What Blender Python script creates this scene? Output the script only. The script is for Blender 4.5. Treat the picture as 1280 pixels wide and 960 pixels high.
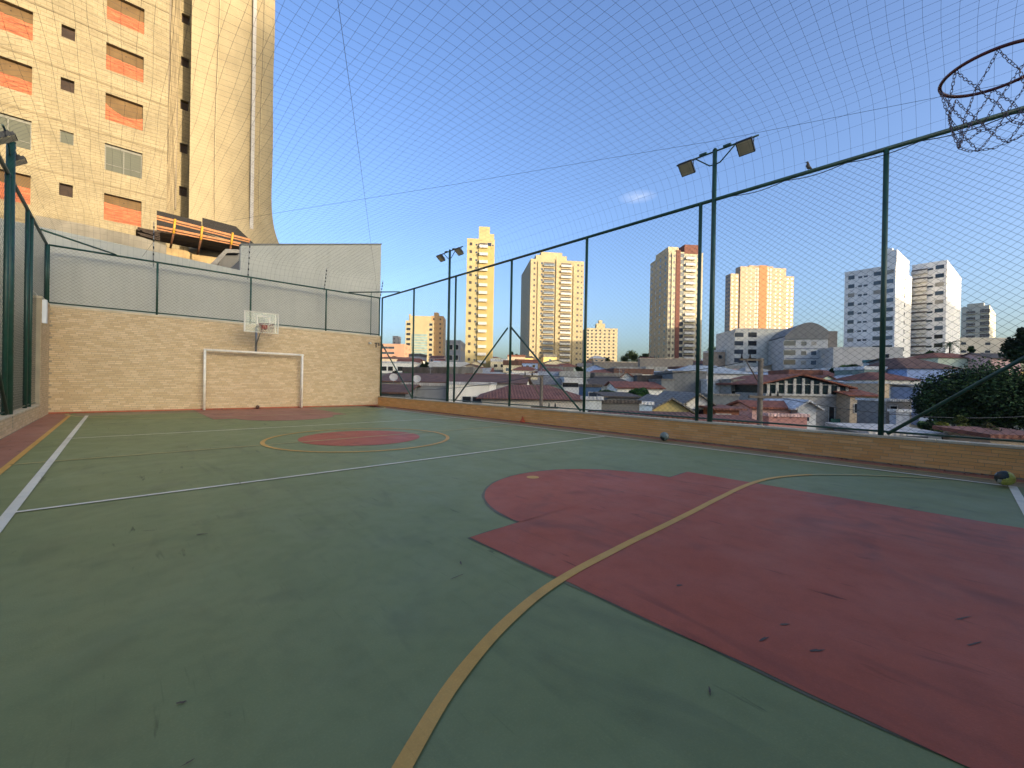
import bpy, bmesh, math, random
from mathutils import Vector, Matrix
for o in list(bpy.data.objects): bpy.data.objects.remove(o)
S = bpy.context.scene; COL = S.collection
R = math.radians
random.seed(7)
# ---------------------------------------------------------------- camera
F, YAW, PITCH, ROLL, CAMH = 523.28, 0.7544, 0.0028, -0.0178, 1.129     # focal length in px of a 1280 px wide frame
def ray(u, v):
    r = (u-640)/F; up = (480-v)/F
    c, s = math.cos(ROLL), math.sin(ROLL)
    r2 = r*c+up*s; u2 = -r*s+up*c
    d = math.cos(PITCH)+u2*math.sin(PITCH); z = u2*math.cos(PITCH)-math.sin(PITCH)
    return Vector((d*math.sin(YAW)+r2*math.cos(YAW), d*math.cos(YAW)-r2*math.sin(YAW), z))
cam_d = bpy.data.cameras.new('camera'); cam = bpy.data.objects.new('camera', cam_d); COL.objects.link(cam)
fw = ray(640, 480); rt = (ray(640+F, 480)-fw); up = (ray(640, 480-F)-fw)
M = Matrix((rt, up, -fw)).transposed().to_4x4(); M.translation = (0, 0, CAMH)
cam.matrix_world = M
cam_d.sensor_width = 36; cam_d.lens = 36*F/1280; cam_d.clip_end = 6000; cam_d.clip_start = 0.05
S.camera = cam
# ---------------------------------------------------------------- light
SUN_E, SUN_A = R(9.5), R(6)          # elevation; azimuth from -Y towards +X
W = bpy.data.worlds.new('World'); S.world = W; W.use_nodes = True
nt = W.node_tree; nt.nodes.clear()
sky = nt.nodes.new('ShaderNodeTexSky'); sky.sky_type = 'NISHITA'; sky.sun_disc = False
sky.sun_elevation = SUN_E; sky.sun_rotation = math.pi-SUN_A
sky.altitude = 700; sky.air_density = 1.0; sky.dust_density = 8; sky.ozone_density = 2.6
bg = nt.nodes.new('ShaderNodeBackground'); bg.inputs[1].default_value = 0.15
wo = nt.nodes.new('ShaderNodeOutputWorld')
# a wisp of cloud low in the sky, placed by world direction
tc = nt.nodes.new('ShaderNodeTexCoord')
cd = ray(797, 246).normalized()
def N(t, typ, **k):
    n = t.nodes.new(typ)
    for a, b in k.items(): setattr(n, a, b)
    return n
sub = N(nt, 'ShaderNodeVectorMath', operation='SUBTRACT'); sub.inputs[1].default_value = cd
nt.links.new(tc.outputs['Generated'], sub.inputs[0])
mul = N(nt, 'ShaderNodeVectorMath', operation='MULTIPLY'); mul.inputs[1].default_value = (24, 24, 75)
nt.links.new(sub.outputs[0], mul.inputs[0])
ln = N(nt, 'ShaderNodeVectorMath', operation='LENGTH'); nt.links.new(mul.outputs[0], ln.inputs[0])
mr = N(nt, 'ShaderNodeMapRange'); mr.inputs[1].default_value = 1.0; mr.inputs[2].default_value = 0.1; nt.links.new(ln.outputs[1], mr.inputs[0])
cn = N(nt, 'ShaderNodeTexNoise'); cn.inputs['Scale'].default_value = 3; cn.inputs['Detail'].default_value = 6; nt.links.new(mul.outputs[0], cn.inputs['Vector'])
mm = N(nt, 'ShaderNodeMath', operation='MULTIPLY'); nt.links.new(mr.outputs[0], mm.inputs[0]); nt.links.new(cn.outputs[0], mm.inputs[1])
mm2 = N(nt, 'ShaderNodeMath', operation='MULTIPLY'); nt.links.new(mm.outputs[0], mm2.inputs[0]); mm2.inputs[1].default_value = 0.3
mx = N(nt, 'ShaderNodeMixRGB'); nt.links.new(mm2.outputs[0], mx.inputs[0]); hs = N(nt, 'ShaderNodeHueSaturation'); hs.inputs['Hue'].default_value = .511; hs.inputs['Saturation'].default_value = 1.06; hs.inputs['Value'].default_value = .93; nt.links.new(sky.outputs[0], hs.inputs['Color']); nt.links.new(hs.outputs[0], mx.inputs[1]); mx.inputs[2].default_value = (3.4, 3.3, 3.2, 1)
nt.links.new(mx.outputs[0], bg.inputs[0]); nt.links.new(bg.outputs[0], wo.inputs[0])
sun_d = bpy.data.lights.new('sun', 'SUN'); sun_d.energy = 2.0; sun_d.angle = R(0.5); sun_d.color = (1.0, 0.83, 0.60)
sun = bpy.data.objects.new('sun', sun_d); COL.objects.link(sun)
SV = Vector((math.sin(SUN_A)*math.cos(SUN_E), -math.cos(SUN_A)*math.cos(SUN_E), math.sin(SUN_E)))
sun.rotation_euler = SV.to_track_quat('Z', 'Y').to_euler(); sun.location = (0, -10, 60)
S.view_settings.view_transform = 'Standard'; S.view_settings.look = 'None'; S.view_settings.gamma = 1
S.view_settings.use_curve_mapping = False; S.view_settings.exposure = 1.85
S.render.engine = 'CYCLES'
S.cycles.max_bounces = 6; S.cycles.transparent_max_bounces = 24
# ---------------------------------------------------------------- helpers
def lin(h):
    h = h.lstrip('#'); o = []
    for i in (0, 2, 4):
        c = int(h[i:i+2], 16)/255; o.append(c/12.92 if c <= .04045 else ((c+.055)/1.055)**2.4)
    return tuple(o)
MATS = {}
def mat(name, col, rough=.7, var=.15, scale=3, bump=0.0, bscale=20, metal=0, attr=False, spec=.5, stretch=None, var2=0, scale2=40, streak=0):
    """noise-varied surface; attr multiplies by the per-piece colour"""
    if name in MATS: return MATS[name]
    m = bpy.data.materials.new(name); m.use_nodes = True; t = m.node_tree
    b = t.nodes['Principled BSDF']; L = t.links.new
    geo = N(t, 'ShaderNodeNewGeometry')
    mp = N(t, 'ShaderNodeMapping'); L(geo.outputs['Position'], mp.inputs[0])
    if stretch: mp.inputs['Scale'].default_value = stretch
    n1 = N(t, 'ShaderNodeTexNoise'); n1.inputs['Scale'].default_value = scale; n1.inputs['Detail'].default_value = 8; L(mp.outputs[0], n1.inputs['Vector'])
    r1 = N(t, 'ShaderNodeMapRange'); L(n1.outputs[0], r1.inputs[0]); r1.inputs[1].default_value = .3; r1.inputs[2].default_value = .7
    r1.inputs[3].default_value = 1-var; r1.inputs[4].default_value = 1+var
    fac = r1.outputs[0]
    if var2:
        n2 = N(t, 'ShaderNodeTexNoise'); n2.inputs['Scale'].default_value = scale2; n2.inputs['Detail'].default_value = 4; L(mp.outputs[0], n2.inputs['Vector'])
        r2 = N(t, 'ShaderNodeMapRange'); L(n2.outputs[0], r2.inputs[0]); r2.inputs[1].default_value = .3; r2.inputs[2].default_value = .7
        r2.inputs[3].default_value = 1-var2; r2.inputs[4].default_value = 1+var2
        m2 = N(t, 'ShaderNodeMath', operation='MULTIPLY'); L(fac, m2.inputs[0]); L(r2.outputs[0], m2.inputs[1]); fac = m2.outputs[0]
    if streak:
        mp3 = N(t, 'ShaderNodeMapping'); L(geo.outputs['Position'], mp3.inputs[0]); mp3.inputs['Scale'].default_value = (2.2, 2.2, .12)
        n3 = N(t, 'ShaderNodeTexNoise'); n3.inputs['Scale'].default_value = 1.5; n3.inputs['Detail'].default_value = 5; L(mp3.outputs[0], n3.inputs['Vector'])
        r3 = N(t, 'ShaderNodeMapRange'); L(n3.outputs[0], r3.inputs[0]); r3.inputs[1].default_value = .5; r3.inputs[2].default_value = .75
        r3.inputs[3].default_value = 1; r3.inputs[4].default_value = 1-streak
        m3 = N(t, 'ShaderNodeMath', operation='MULTIPLY'); L(fac, m3.inputs[0]); L(r3.outputs[0], m3.inputs[1]); fac = m3.outputs[0]
    vm = N(t, 'ShaderNodeVectorMath', operation='SCALE'); L(fac, vm.inputs['Scale'])
    if attr:
        at = N(t, 'ShaderNodeAttribute'); at.attribute_name = 'Col'
        vm.inputs[0].default_value = (1, 1, 1); L(at.outputs['Color'], vm.inputs[0])
    else: vm.inputs[0].default_value = col
    L(vm.outputs[0], b.inputs['Base Color'])
    b.inputs['Roughness'].default_value = rough; b.inputs['Metallic'].default_value = metal
    b.inputs['Specular IOR Level'].default_value = spec
    if bump:
        nb = N(t, 'ShaderNodeTexNoise'); nb.inputs['Scale'].default_value = bscale; nb.inputs['Detail'].default_value = 5; L(mp.outputs[0], nb.inputs['Vector'])
        bp = N(t, 'ShaderNodeBump'); bp.inputs['Strength'].default_value = bump; bp.inputs['Distance'].default_value = .02
        L(nb.outputs[0], bp.inputs['Height']); L(bp.outputs[0], b.inputs['Normal'])
    MATS[name] = m; return m
def glass(name, col, rough=.08):
    if name in MATS: return MATS[name]
    m = mat(name, col, rough, .25, .6, spec=.8); return m
class MB:
    def __init__(s): s.v = []; s.f = []; s.m = []; s.c = []; s.sm = []
    def face(s, pts, m=0, col=None, smooth=False):
        i = len(s.v); s.v += [tuple(p) for p in pts]; s.f.append(tuple(range(i, i+len(pts)))); s.m.append(m); s.c.append(col); s.sm.append(smooth)
    def box(s, a, b, m=0, col=None, skip=''):
        x0, y0, z0 = a; x1, y1, z1 = b
        x0, x1 = min(x0, x1), max(x0, x1); y0, y1 = min(y0, y1), max(y0, y1); z0, z1 = min(z0, z1), max(z0, z1)
        q = [(x0,y0,z0),(x1,y0,z0),(x1,y1,z0),(x0,y1,z0),(x0,y0,z1),(x1,y0,z1),(x1,y1,z1),(x0,y1,z1)]
        i = len(s.v); s.v += q
        for k, fc in (('d',(3,2,1,0)),('u',(4,5,6,7)),('s',(0,1,5,4)),('n',(2,3,7,6)),('w',(3,0,4,7)),('e',(1,2,6,5))):
            if k in skip: continue
            s.f.append(tuple(i+j for j in fc)); s.m.append(m); s.c.append(col); s.sm.append(False)
    def obox(s, o, ex, ey, ez, m=0, col=None):
        """box from corner o with three edge vectors"""
        o = Vector(o); ex = Vector(ex); ey = Vector(ey); ez = Vector(ez)
        q = [o, o+ex, o+ex+ey, o+ey, o+ez, o+ex+ez, o+ex+ey+ez, o+ey+ez]
        i = len(s.v); s.v += [tuple(p) for p in q]
        flip = ex.cross(ey).dot(ez) < 0
        for fc in ((3,2,1,0),(4,5,6,7),(0,1,5,4),(2,3,7,6),(3,0,4,7),(1,2,6,5)):
            if flip: fc = fc[::-1]
            s.f.append(tuple(i+j for j in fc)); s.m.append(m); s.c.append(col); s.sm.append(False)
    def tube(s, pts, r, n=6, m=0, col=None, cap=True, smooth=True, closed=False):
        pts = [Vector(p) for p in pts]; rs = r if isinstance(r, (list, tuple)) else [r]*len(pts)
        base = len(s.v); K = len(pts); prev = None
        for k, p in enumerate(pts):
            if closed: t = pts[(k+1) % K]-pts[k-1]
            else: t = (pts[min(k+1, K-1)]-pts[max(k-1, 0)])
            t = t.normalized() if t.length > 1e-9 else Vector((0,0,1))
            if prev is None:
                a = Vector((0,0,1)) if abs(t.z) < .9 else Vector((1,0,0)); x = t.cross(a).normalized()
            else:
                x = prev-t*prev.dot(t); x = x.normalized() if x.length > 1e-6 else t.orthogonal().normalized()
            prev = x; y = t.cross(x)
            for j in range(n):
                a = 2*math.pi*j/n; s.v.append(tuple(p+(x*math.cos(a)+y*math.sin(a))*rs[k]))
        for k in range(K if closed else K-1):
            k2 = (k+1) % K
            for j in range(n):
                a, b = base+k*n+j, base+k*n+(j+1) % n; c, d = base+k2*n+(j+1) % n, base+k2*n+j
                s.f.append((a, b, c, d)); s.m.append(m); s.c.append(col); s.sm.append(smooth)
        if cap and not closed:
            s.f.append(tuple(base+j for j in range(n))[::-1]); s.f.append(tuple(base+(K-1)*n+j for j in range(n)))
            s.m += [m, m]; s.c += [col, col]; s.sm += [False, False]
    def build(s, name, mats, parent=None, label=None, cat=None, group=None, kind=None, loc=None):
        me = bpy.data.meshes.new(name); me.from_pydata(s.v, [], s.f)
        if not isinstance(mats, (list, tuple)): mats = [mats]
        for q in mats: me.materials.append(q)
        me.polygons.foreach_set('material_index', s.m); me.polygons.foreach_set('use_smooth', s.sm)
        if any(c is not None for c in s.c):
            at = me.color_attributes.new('Col', 'FLOAT_COLOR', 'CORNER'); buf = []
            for f, c in zip(s.f, s.c):
                c = c or (1, 1, 1); buf += [c[0], c[1], c[2], 1]*len(f)
            at.data.foreach_set('color', buf)
        me.update()
        return link(name, me, parent, label, cat, group, kind, loc)
def link(name, me, parent=None, label=None, cat=None, group=None, kind=None, loc=None):
    o = bpy.data.objects.new(name, me); COL.objects.link(o)
    if parent: o.parent = parent
    if loc is not None: o.location = loc
    if label: o['label'] = label
    if cat: o['category'] = cat
    if group: o['group'] = group
    if kind: o['kind'] = kind
    return o
def thing(name, label, cat, loc=(0,0,0), rz=0, group=None):
    o = bpy.data.objects.new(name, None); COL.objects.link(o); o.location = loc; o.rotation_euler = (0, 0, rz); o.empty_display_size = .2
    o['label'] = label; o['category'] = cat
    if group: o['group'] = group
    return o
def copy_tree(o, parent=None):
    c = o.copy(); COL.objects.link(c)
    if parent: c.parent = parent
    for ch in list(o.children): copy_tree(ch, c)
    return c
def at(u, v, d):
    """world point on the sight line of photo pixel (u,v), d metres ahead"""
    q = ray(u, v); k = d/(q.x*math.sin(YAW)+q.y*math.cos(YAW)); return Vector((q.x*k, q.y*k, q.z*k+CAMH))
def solve(A, e, u):
    """distance t so that A+t*e lies on the vertical plane through pixel column u"""
    q = ray(u, 470); n = Vector((q.y, -q.x, 0)); return -(n.dot(A))/n.dot(e)
TX = [(-1e4,-5.2),(34,-5.2),(45,-4),(70,-1.5),(100,1.5),(150,5.5),(200,9),(300,15.5),(420,22),(700,34),(1e5,34)]
def terr(x, y):
    d = x*math.sin(YAW)+y*math.cos(YAW)
    for (a, za), (b, zb) in zip(TX, TX[1:]):
        if a <= d <= b: return za+(zb-za)*(d-a)/(b-a)
    return -5.2
XR, XL, YB, YN = 8.4686, -1.4546, 17.747, -1.70      # court: right curb, left curb, back wall, near end
# ---------------------------------------------------------------- materials
GREEN = mat('fence_green_paint', lin('#1e4437'), .42, .25, 6, .15, 60, spec=.5)
DARK = mat('dark_wire', lin('#202c2c'), .6, .1, 9)
CONC = mat('concrete', lin('#8d8a80'), .85, .16, 1.2, .3, 30, var2=.08, scale2=14, streak=.25)
CAP = mat('curb_cap', lin('#c6b798'), .8, .2, 3, .3, 40, var2=.1)
TILEM = mat('tile', (1,1,1), .6, .05, .9, .2, 90, attr=True, var2=.05, scale2=60)
GROUT = mat('grout', lin('#9c9078'), .9, .15, 3, .2, 50)
WHITE = mat('white_paint', lin('#cfcabd'), .5, .12, 6, .1, 40)
STEEL = mat('galvanised_steel', lin('#8b8d8c'), .45, .15, 8, metal=.6)
BLACK = mat('black_plastic', lin('#17181a'), .5, .2, 9)
# ---------------------------------------------------------------- ground, court
g = MB(); xs = list(range(-400, -100, 60))+list(range(-100, 300, 12))+list(range(300, 1500, 60)); ys = list(range(-400, -100, 60))+list(range(-100, 300, 12))+list(range(300, 1500, 60))
nx = len(xs); base = []
for y in ys:
    for x in xs: g.v.append((x, y, terr(x, y)+(.25*math.sin(x*.13)*math.cos(y*.11))))
for j in range(len(ys)-1):
    for i in range(nx-1):
        a = j*nx+i; g.f.append((a, a+1, a+1+nx, a+nx)); g.m.append(0); g.c.append(None); g.sm.append(True)
g.build('ground', mat('hill_ground', lin('#5d5a4d'), .95, .35, .12, .3, 3, var2=.2, scale2=1.5), kind='structure')

def court_mat(name, c1, c2, wear, rough=.52):
    m = bpy.data.materials.new(name); m.use_nodes = True; t = m.node_tree; L = t.links.new; b = t.nodes['Principled BSDF']
    geo = N(t, 'ShaderNodeNewGeometry')
    def noise(sc, det=6, st=(1,1,1), rot=0, ds=0):
        mp = N(t, 'ShaderNodeMapping'); L(geo.outputs['Position'], mp.inputs[0]); mp.inputs['Scale'].default_value = st; mp.inputs['Rotation'].default_value = (0, 0, rot)
        n = N(t, 'ShaderNodeTexNoise'); n.inputs['Scale'].default_value = sc; n.inputs['Detail'].default_value = det; n.inputs['Distortion'].default_value = ds
        L(mp.outputs[0], n.inputs['Vector']); return n.outputs[0]
    def rng(x, a, bb, c=0, d=1):
        r = N(t, 'ShaderNodeMapRange'); L(x, r.inputs[0]); r.inputs[1].default_value = a; r.inputs[2].default_value = bb; r.inputs[3].default_value = c; r.inputs[4].default_value = d; return r.outputs[0]
    def mix(f, a, bb):
        n = N(t, 'ShaderNodeMixRGB'); L(f, n.inputs[0])
        if isinstance(a, tuple): n.inputs[1].default_value = a+(1,)
        else: L(a, n.inputs[1])
        if isinstance(bb, tuple): n.inputs[2].default_value = bb+(1,)
        else: L(bb, n.inputs[2])
        return n.outputs[0]
    def mulv(a, bb):
        n = N(t, 'ShaderNodeMath', operation='MULTIPLY'); L(a, n.inputs[0])
        if isinstance(bb, float): n.inputs[1].default_value = bb
        else: L(bb, n.inputs[1])
        return n.outputs[0]
    col = mix(rng(noise(.55, 5), .32, .68), c1, c2)
    col = mix(mulv(rng(noise(9, 8), .45, .75), .35), col, tuple(x*.72 for x in c1))
    col = mix(mulv(rng(noise(120, 3), .5, .8), .25), col, tuple(min(1, x*1.5) for x in c2))
    # scuffs and rubber marks, several directions
    for rot, sc in ((.4, 2.3), (-.7, 2.9), (1.3, 1.9)):
        s1 = rng(noise(sc, 4, (5, .8, 1), rot, .4), .705-.022*wear, .75-.02*wear)
        s2 = rng(noise(.9, 2, (1,1,1), rot+3), .5, .62)
        col = mix(mulv(mulv(s1, s2), min(.8, .5*wear)), col, tuple(x*.28 for x in c1))
    # dirt patches
    col = mix(mulv(mulv(rng(noise(1.7, 9, (1,1,1), .2, 1.2), .53, .72), rng(noise(.35, 2), .4, .6)), .38*wear), col, tuple(.5*x+.02 for x in c1))
    col = mix(mulv(mulv(rng(noise(1.1, 7, (3.5,.7,1), -.78, 1.0), .54, .66), rng(noise(.6, 3, (1,1,1), 2), .42, .58)), .22*wear), col, tuple(.45*x+.015 for x in c1))
    # fine scratches and pale dust
    for rot, sc in ((.15, 9), (-.95, 7), (2.1, 8)):
        s3 = rng(noise(sc, 3, (9, .35, 1), rot, .2), .66, .70)
        col = mix(mulv(mulv(s3, rng(noise(1.3, 3, (1,1,1), rot*2+1), .5, .6)), .16*wear), col, tuple(x*.45 for x in c1))
    col = mix(mulv(rng(noise(.8, 8, (1,1,1), 4, 1.5), .52, .75), .22), col, tuple(min(1, x*1.15+.05) for x in c2))
    L(col, b.inputs['Base Color'])
    L(rng(noise(3.1, 6), .3, .7, rough-.03, rough+.08), b.inputs['Roughness'])
    b.inputs['Specular IOR Level'].default_value = .2
    bp = N(t, 'ShaderNodeBump'); bp.inputs['Strength'].default_value = .25; bp.inputs['Distance'].default_value = .004
    L(noise(160, 3), bp.inputs['Height']); bp2 = N(t, 'ShaderNodeBump'); bp2.inputs['Strength'].default_value = .03; bp2.inputs['Distance'].default_value = .03
    L(noise(2.2, 3), bp2.inputs['Height']); L(bp.outputs[0], bp2.inputs['Normal']); L(bp2.outputs[0], b.inputs['Normal'])
    return m
CG = court_mat('court_green', (.205,.234,.088), (.232,.256,.102), 1.4)
CR = court_mat('court_red', (.40,.088,.040), (.46,.108,.052), 2.4)
CRF = court_mat('court_red_dust_haze', (.33,.135,.085), (.40,.18,.12), 2.2)
CY = court_mat('line_yellow', (.62,.33,.07), (.68,.38,.09), .8)
CYF = court_mat('line_yellow_faded', (.40,.34,.13), (.46,.39,.16), .8)
CW = court_mat('line_white', (.72,.66,.48), (.82,.76,.57), 1.2)
CE = court_mat('paint_edge_grime', (.10,.082,.055), (.19,.18,.085), 2.2)
CS = court_mat('scuff_dark', (.075,.055,.04), (.13,.09,.06), 1.2)
CB = court_mat('worn_edge', (.23,.19,.095), (.29,.24,.14), 2.0)
def sheet(polys, z):
    b = MB()
    for p in polys: b.face([(x, y, z) for x, y in p])
    return b
def rect(x0, y0, x1, y1): return [(x0,y0),(x1,y0),(x1,y1),(x0,y1)]
slab = MB(); slab.box((XL-.3, YN-.5, -6.5), (XR+.35, YB+.5, 0), skip='u')
slab.face([(XL-.3,YN-.5,0),(XR+.35,YN-.5,0),(XR+.35,YB+.5,0),(XL-.3,YB+.5,0)], 1)
court = slab.build('sports_court', [CONC, CG], kind='structure')
def cpart(name, polys, z, m):
    o = sheet(polys, z).build(name, m, court); return o
def arcpts(cx, cy, r, a0, a1, n): return [(cx+r*math.cos(R(a0+(a1-a0)*k/n)), cy+r*math.sin(R(a0+(a1-a0)*k/n))) for k in range(n+1)]
def ring(cx, cy, r, w, a0=0, a1=360, n=72):
    o = arcpts(cx, cy, r+w/2, a0, a1, n); i = arcpts(cx, cy, r-w/2, a0, a1, n)
    return [[i[k], o[k], o[k+1], i[k+1]] for k in range(n)]
def wob(poly, amp=.008, step=.18):
    """resample an outline with the slight wobble of hand painted edges"""
    out = []
    for (a, b) in zip(poly, poly[1:]+poly[:1]):
        Ln = math.hypot(b[0]-a[0], b[1]-a[1]); n = max(1, int(Ln/step))
        for k in range(n):
            f = k/n; out.append((a[0]+(b[0]-a[0])*f+random.uniform(-amp, amp), a[1]+(b[1]-a[1])*f+random.uniform(-amp, amp)))
    return out
MID = 8.03
KX0, KX1, KF, FCR = 1.87, 5.45, 2.405, 1.28
KC = 3.66
for flip in (0, 1):
    fy = (lambda y: 2*MID-y) if flip else (lambda y: y)
    fl = lambda P: [(x, fy(y)) for x, y in P]
    kw = [KX0, KX1]
    e = .013
    cpart('paint_edge', [wob(fl(rect(KX0-e, YN+.02, KX1+e, KF+e)), .011), wob(fl(arcpts(KC, KF, FCR+.022, 0, 180, 40)), .009)], .0028, CE)
    cpart('red_key', [wob(fl(rect(KX0, YN+.02, KX1, KF)), .006), wob(fl(arcpts(KC, KF-.004, FCR, 0, 180, 40)), .003)], .0045, CRF if flip else CR)  # far key takes the duller red: distance haze and sheen put into colour
# side strips and worn edges
cpart('red_strip', [wob(rect(XL, YN, -.99, YB-.02), .006)], .003, CRF)
cpart('red_strip', [wob(rect(8.16, YN, XR, YB-.02), .012)], .003, CRF)
cpart('worn_strip', [wob(rect(7.80, YN, 8.17, YB-.02), .02), wob(rect(-.9, YB-1.1, 8.17, YB-.02), .03)], .0015, CB)
# futsal goal area arcs (yellow), centre circle, half line
YLW = .075
for flip in (0, 1):
    fy = (lambda y: 2*MID-y) if flip else (lambda y: y)
    P = []; GP0, GP1, GR = 2.12, 5.2, 3.2
    P += ring(GP0, -1.6, GR, YLW, 90, 179, 48); P += ring(GP1, -1.6, GR, YLW, 1, 90, 48)
    P += [rect(GP0, -1.6+GR-YLW/2, GP1, -1.6+GR+YLW/2)]
    if flip: cpart('goal_area_line', [[(x, fy(y)) for x, y in q] for q in P], .0068, CYF); continue
    K = [(-1.6,-2.2),(-1.1,-1.0),(-.55,-.05),(.05,.66),(.63,1.10),(1.14,1.365),(1.75,1.53),(2.5,1.58),(3.5,1.60),(4.5,1.63),(5.31,1.635),(5.95,1.55),(6.52,1.31),(6.95,.97),(7.35,.54),(7.66,.08),(7.95,-.42)]
    C = []
    for i in range(1, len(K)-2):
        p0, p1_, p2_, p3_ = K[i-1:i+3]
        for j in range(10):
            t_ = j/10; C.append(tuple(.5*(2*p1_[c]+(p2_[c]-p0[c])*t_+(2*p0[c]-5*p1_[c]+4*p2_[c]-p3_[c])*t_**2+(3*p1_[c]-p0[c]-3*p2_[c]+p3_[c])*t_**3) for c in (0,1)))
    def off(i, s_):
        a_, b_2 = C[max(i-1,0)], C[min(i+1,len(C)-1)]; dx, dy = b_2[0]-a_[0], b_2[1]-a_[1]; l_ = math.hypot(dx, dy); w2 = .029+.0008*math.sin(i*.9+s_)
        return (C[i][0]-dy/l_*w2*s_, C[i][1]+dx/l_*w2*s_)
    Q = [[off(i,-1), off(i+1,-1), off(i+1,1), off(i,1)] for i in range(len(C)-1)]
    nf = int(len(Q)*.80); cpart('goal_area_line', Q[:nf], .0068, CY); cpart('goal_area_line', Q[nf:], .0068, CYF); continue
cpart('penalty_spot', [arcpts(3.62, 3.46, .075, 0, 360, 20)[:-1]], .0065, CY)
cpart('centre_disc', [wob(arcpts(3.5, 8.03, 1.12, 0, 360, 50)[:-1], .004)], .0042, CR)
cpart('centre_circle', ring(3.46, 7.93, 1.66, .07), .0068, CY)
cpart('half_line', [rect(-.97, MID-.03, 8.1, MID+.03)], .0058, CYF)
cpart('side_line', [rect(-1.01, YN, -.945, YB-.9)], .0058, CY)
cpart('side_line', [rect(8.12, YN, 8.17, YB-.9)], .0058, CYF)
# volleyball court (white)
cpart('white_line', [rect(-.665, -.48, -.595, 16.55)], .0084, CW)
cpart('white_line', [rect(7.70, -.42, 7.755, 16.5)], .0084, CW)
cpart('white_line', [rect(-.595, 5.205, 7.70, 5.255)], .0078, CW)
cpart('white_line', [rect(-.595, 10.70, 7.70, 10.75)], .0078, CW)
cpart('white_line', [rect(-.595, 16.49, 7.70, 16.54)], .0078, CYF)
cpart('white_line', [rect(-.665, -.50, 7.755, -.43)], .0078, CW)
# scuffs that can be singled out
ST = []
for (u, v, a, b_, an) in ((252,668.5,.075,.035,.5),(186,664,.10,.014,.2),(148,565,.12,.02,.1),(166,562,.05,.02,.0),(840,551,.06,.03,0),(571,722,.10,.015,.8),(576,705,.06,.02,1.8),(887,865,.05,.012,1.2),(935,586,.16,.02,-.6),(1230,572,.3,.015,-.2),(980,782,.05,.03,.2),(849,733,.05,.03,.4),(1218,806,.10,.018,.3),(1203,774,.12,.018,.3),(330,580,.05,.02,.2),(1140,636,.2,.015,.4),(700,590,.35,.012,-.6),(1020,815,.08,.03,.2),(955,800,.06,.025,.5),(236,955,.035,.012,.9),(226,880,.03,.02,.3)):
    q = ray(u, v); t = -CAMH/q.z; cx, cy = q.x*t, q.y*t
    a *= .55; b_ *= .3; pts = []
    for k in range(14):
        an2 = 2*math.pi*k/14; rr = random.uniform(.5, 1.2)
        x = a*rr*math.cos(an2); y = b_*rr*math.sin(an2); ca, sa = math.cos(an-.75), math.sin(an-.75)
        pts.append((cx+x*ca-y*sa, cy+x*sa+y*ca))
    ST.append(pts)
o_ = sheet(ST, .0062).build('scuff_mark', CS, court); o_['kind'] = 'stuff'
# ---------------------------------------------------------------- tiles
TC = [lin(c) for c in ('#cdb48c','#c8af86','#d2ba92','#c4a980','#ccb28a','#c7ac82','#d0b78f','#c2a87f')]
TCR = [lin(c) for c in ('#eaae68','#e6a962','#edb470','#e3a45e','#e9ac64','#e7ab6a')]
def tile_run(o, ux, n, length, height, tw=.185, th=.0568, pal=TC, off=.006, jt=.008):
    """yield tile boxes on a wall from corner o along ux, facing n"""
    o = Vector(o); ux = Vector(ux); n = Vector(n); k = 0; z = .003
    while z < height-.01:
        h = min(th-jt, height-z-.002); x = -(k % 2)*tw/2+(.03*(k % 3))
        while x < length:
            a = max(x, 0.002); b = min(x+tw-jt, length-.002)
            if b-a > .015: yield a, b, z, h, random.choice(pal), off+random.uniform(-.0012, .0015)
            x += tw
        k += 1; z += th
def tiled_wall(parent, o, ux, n, length, height, pal=TC, singles=None, **kw):
    b = MB(); o = Vector(o); ux = Vector(ux).normalized(); n = Vector(n).normalized(); cnt = 0; protos = {}
    for a, e, z, h, c, off in tile_run(o, ux, n, length, height, pal=pal, **kw):
        rv = random.uniform(.95, 1.05); c = tuple(x*rv for x in c)
        if singles and singles(a, e, z) and cnt < 296:
            key = (round(e-a, 3), round(h, 3), pal.index(min(pal, key=lambda q: abs(q[0]-c[0]))))
            if key not in protos:
                t = MB(); t.obox((0,0,0), ux*(e-a), n*(off), (0,0,h), col=pal[key[2]])
                protos[key] = t.build('tile', TILEM, parent); ob = protos[key]
            else:
                ob = protos[key].copy(); COL.objects.link(ob)
            ob.location = o+ux*a+Vector((0,0,z)); cnt += 1
        else: b.obox(o+ux*a+Vector((0,0,z)), ux*(e-a), n*off, (0,0,h), col=c)
    s = b.build('tile_facing', TILEM, parent); s['kind'] = 'stuff'
# back wall
bw = thing('back_wall', 'tall beige tiled wall behind the far goal', 'wall', (3.5, YB, 0)); inv = Vector((-3.5, -YB, 0))
t = MB(); t.box((XL-.35-3.5, 0.001, -.2), (XR+.12-3.5, .25, 3.06)); t.build('wall_body', GROUT, bw)
t = MB(); t.box((XL-.37-3.5, -.02, 3.062), (XR+.14-3.5, .27, 3.12)); t.build('coping', CAP, bw)
tiled_wall(bw, (XL-3.5, 0, .005), (1,0,0), (0,-1,0), XR-XL+.1, 3.05)
sk = MB(); sk.box((XL-3.5, -.035, .0165), (XR-3.5, -.008, .05)); sk.build('skirting', CR, bw)
lw = thing('side_wall', 'short beige tiled wing wall at the left back corner', 'wall', (XL, 16.8, 0))
t = MB(); t.box((-.2, -.85, -.2), (-.001, .94, 3.06)); t.build('wall_body', GROUT, lw)
t = MB(); t.box((-.22, -.87, 3.062), (.02, .92, 3.118)); t.build('coping', CAP, lw)
tiled_wall(lw, (0, .94, .005), (0,-1,0), (1,0,0), 1.79, 3.05)
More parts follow.
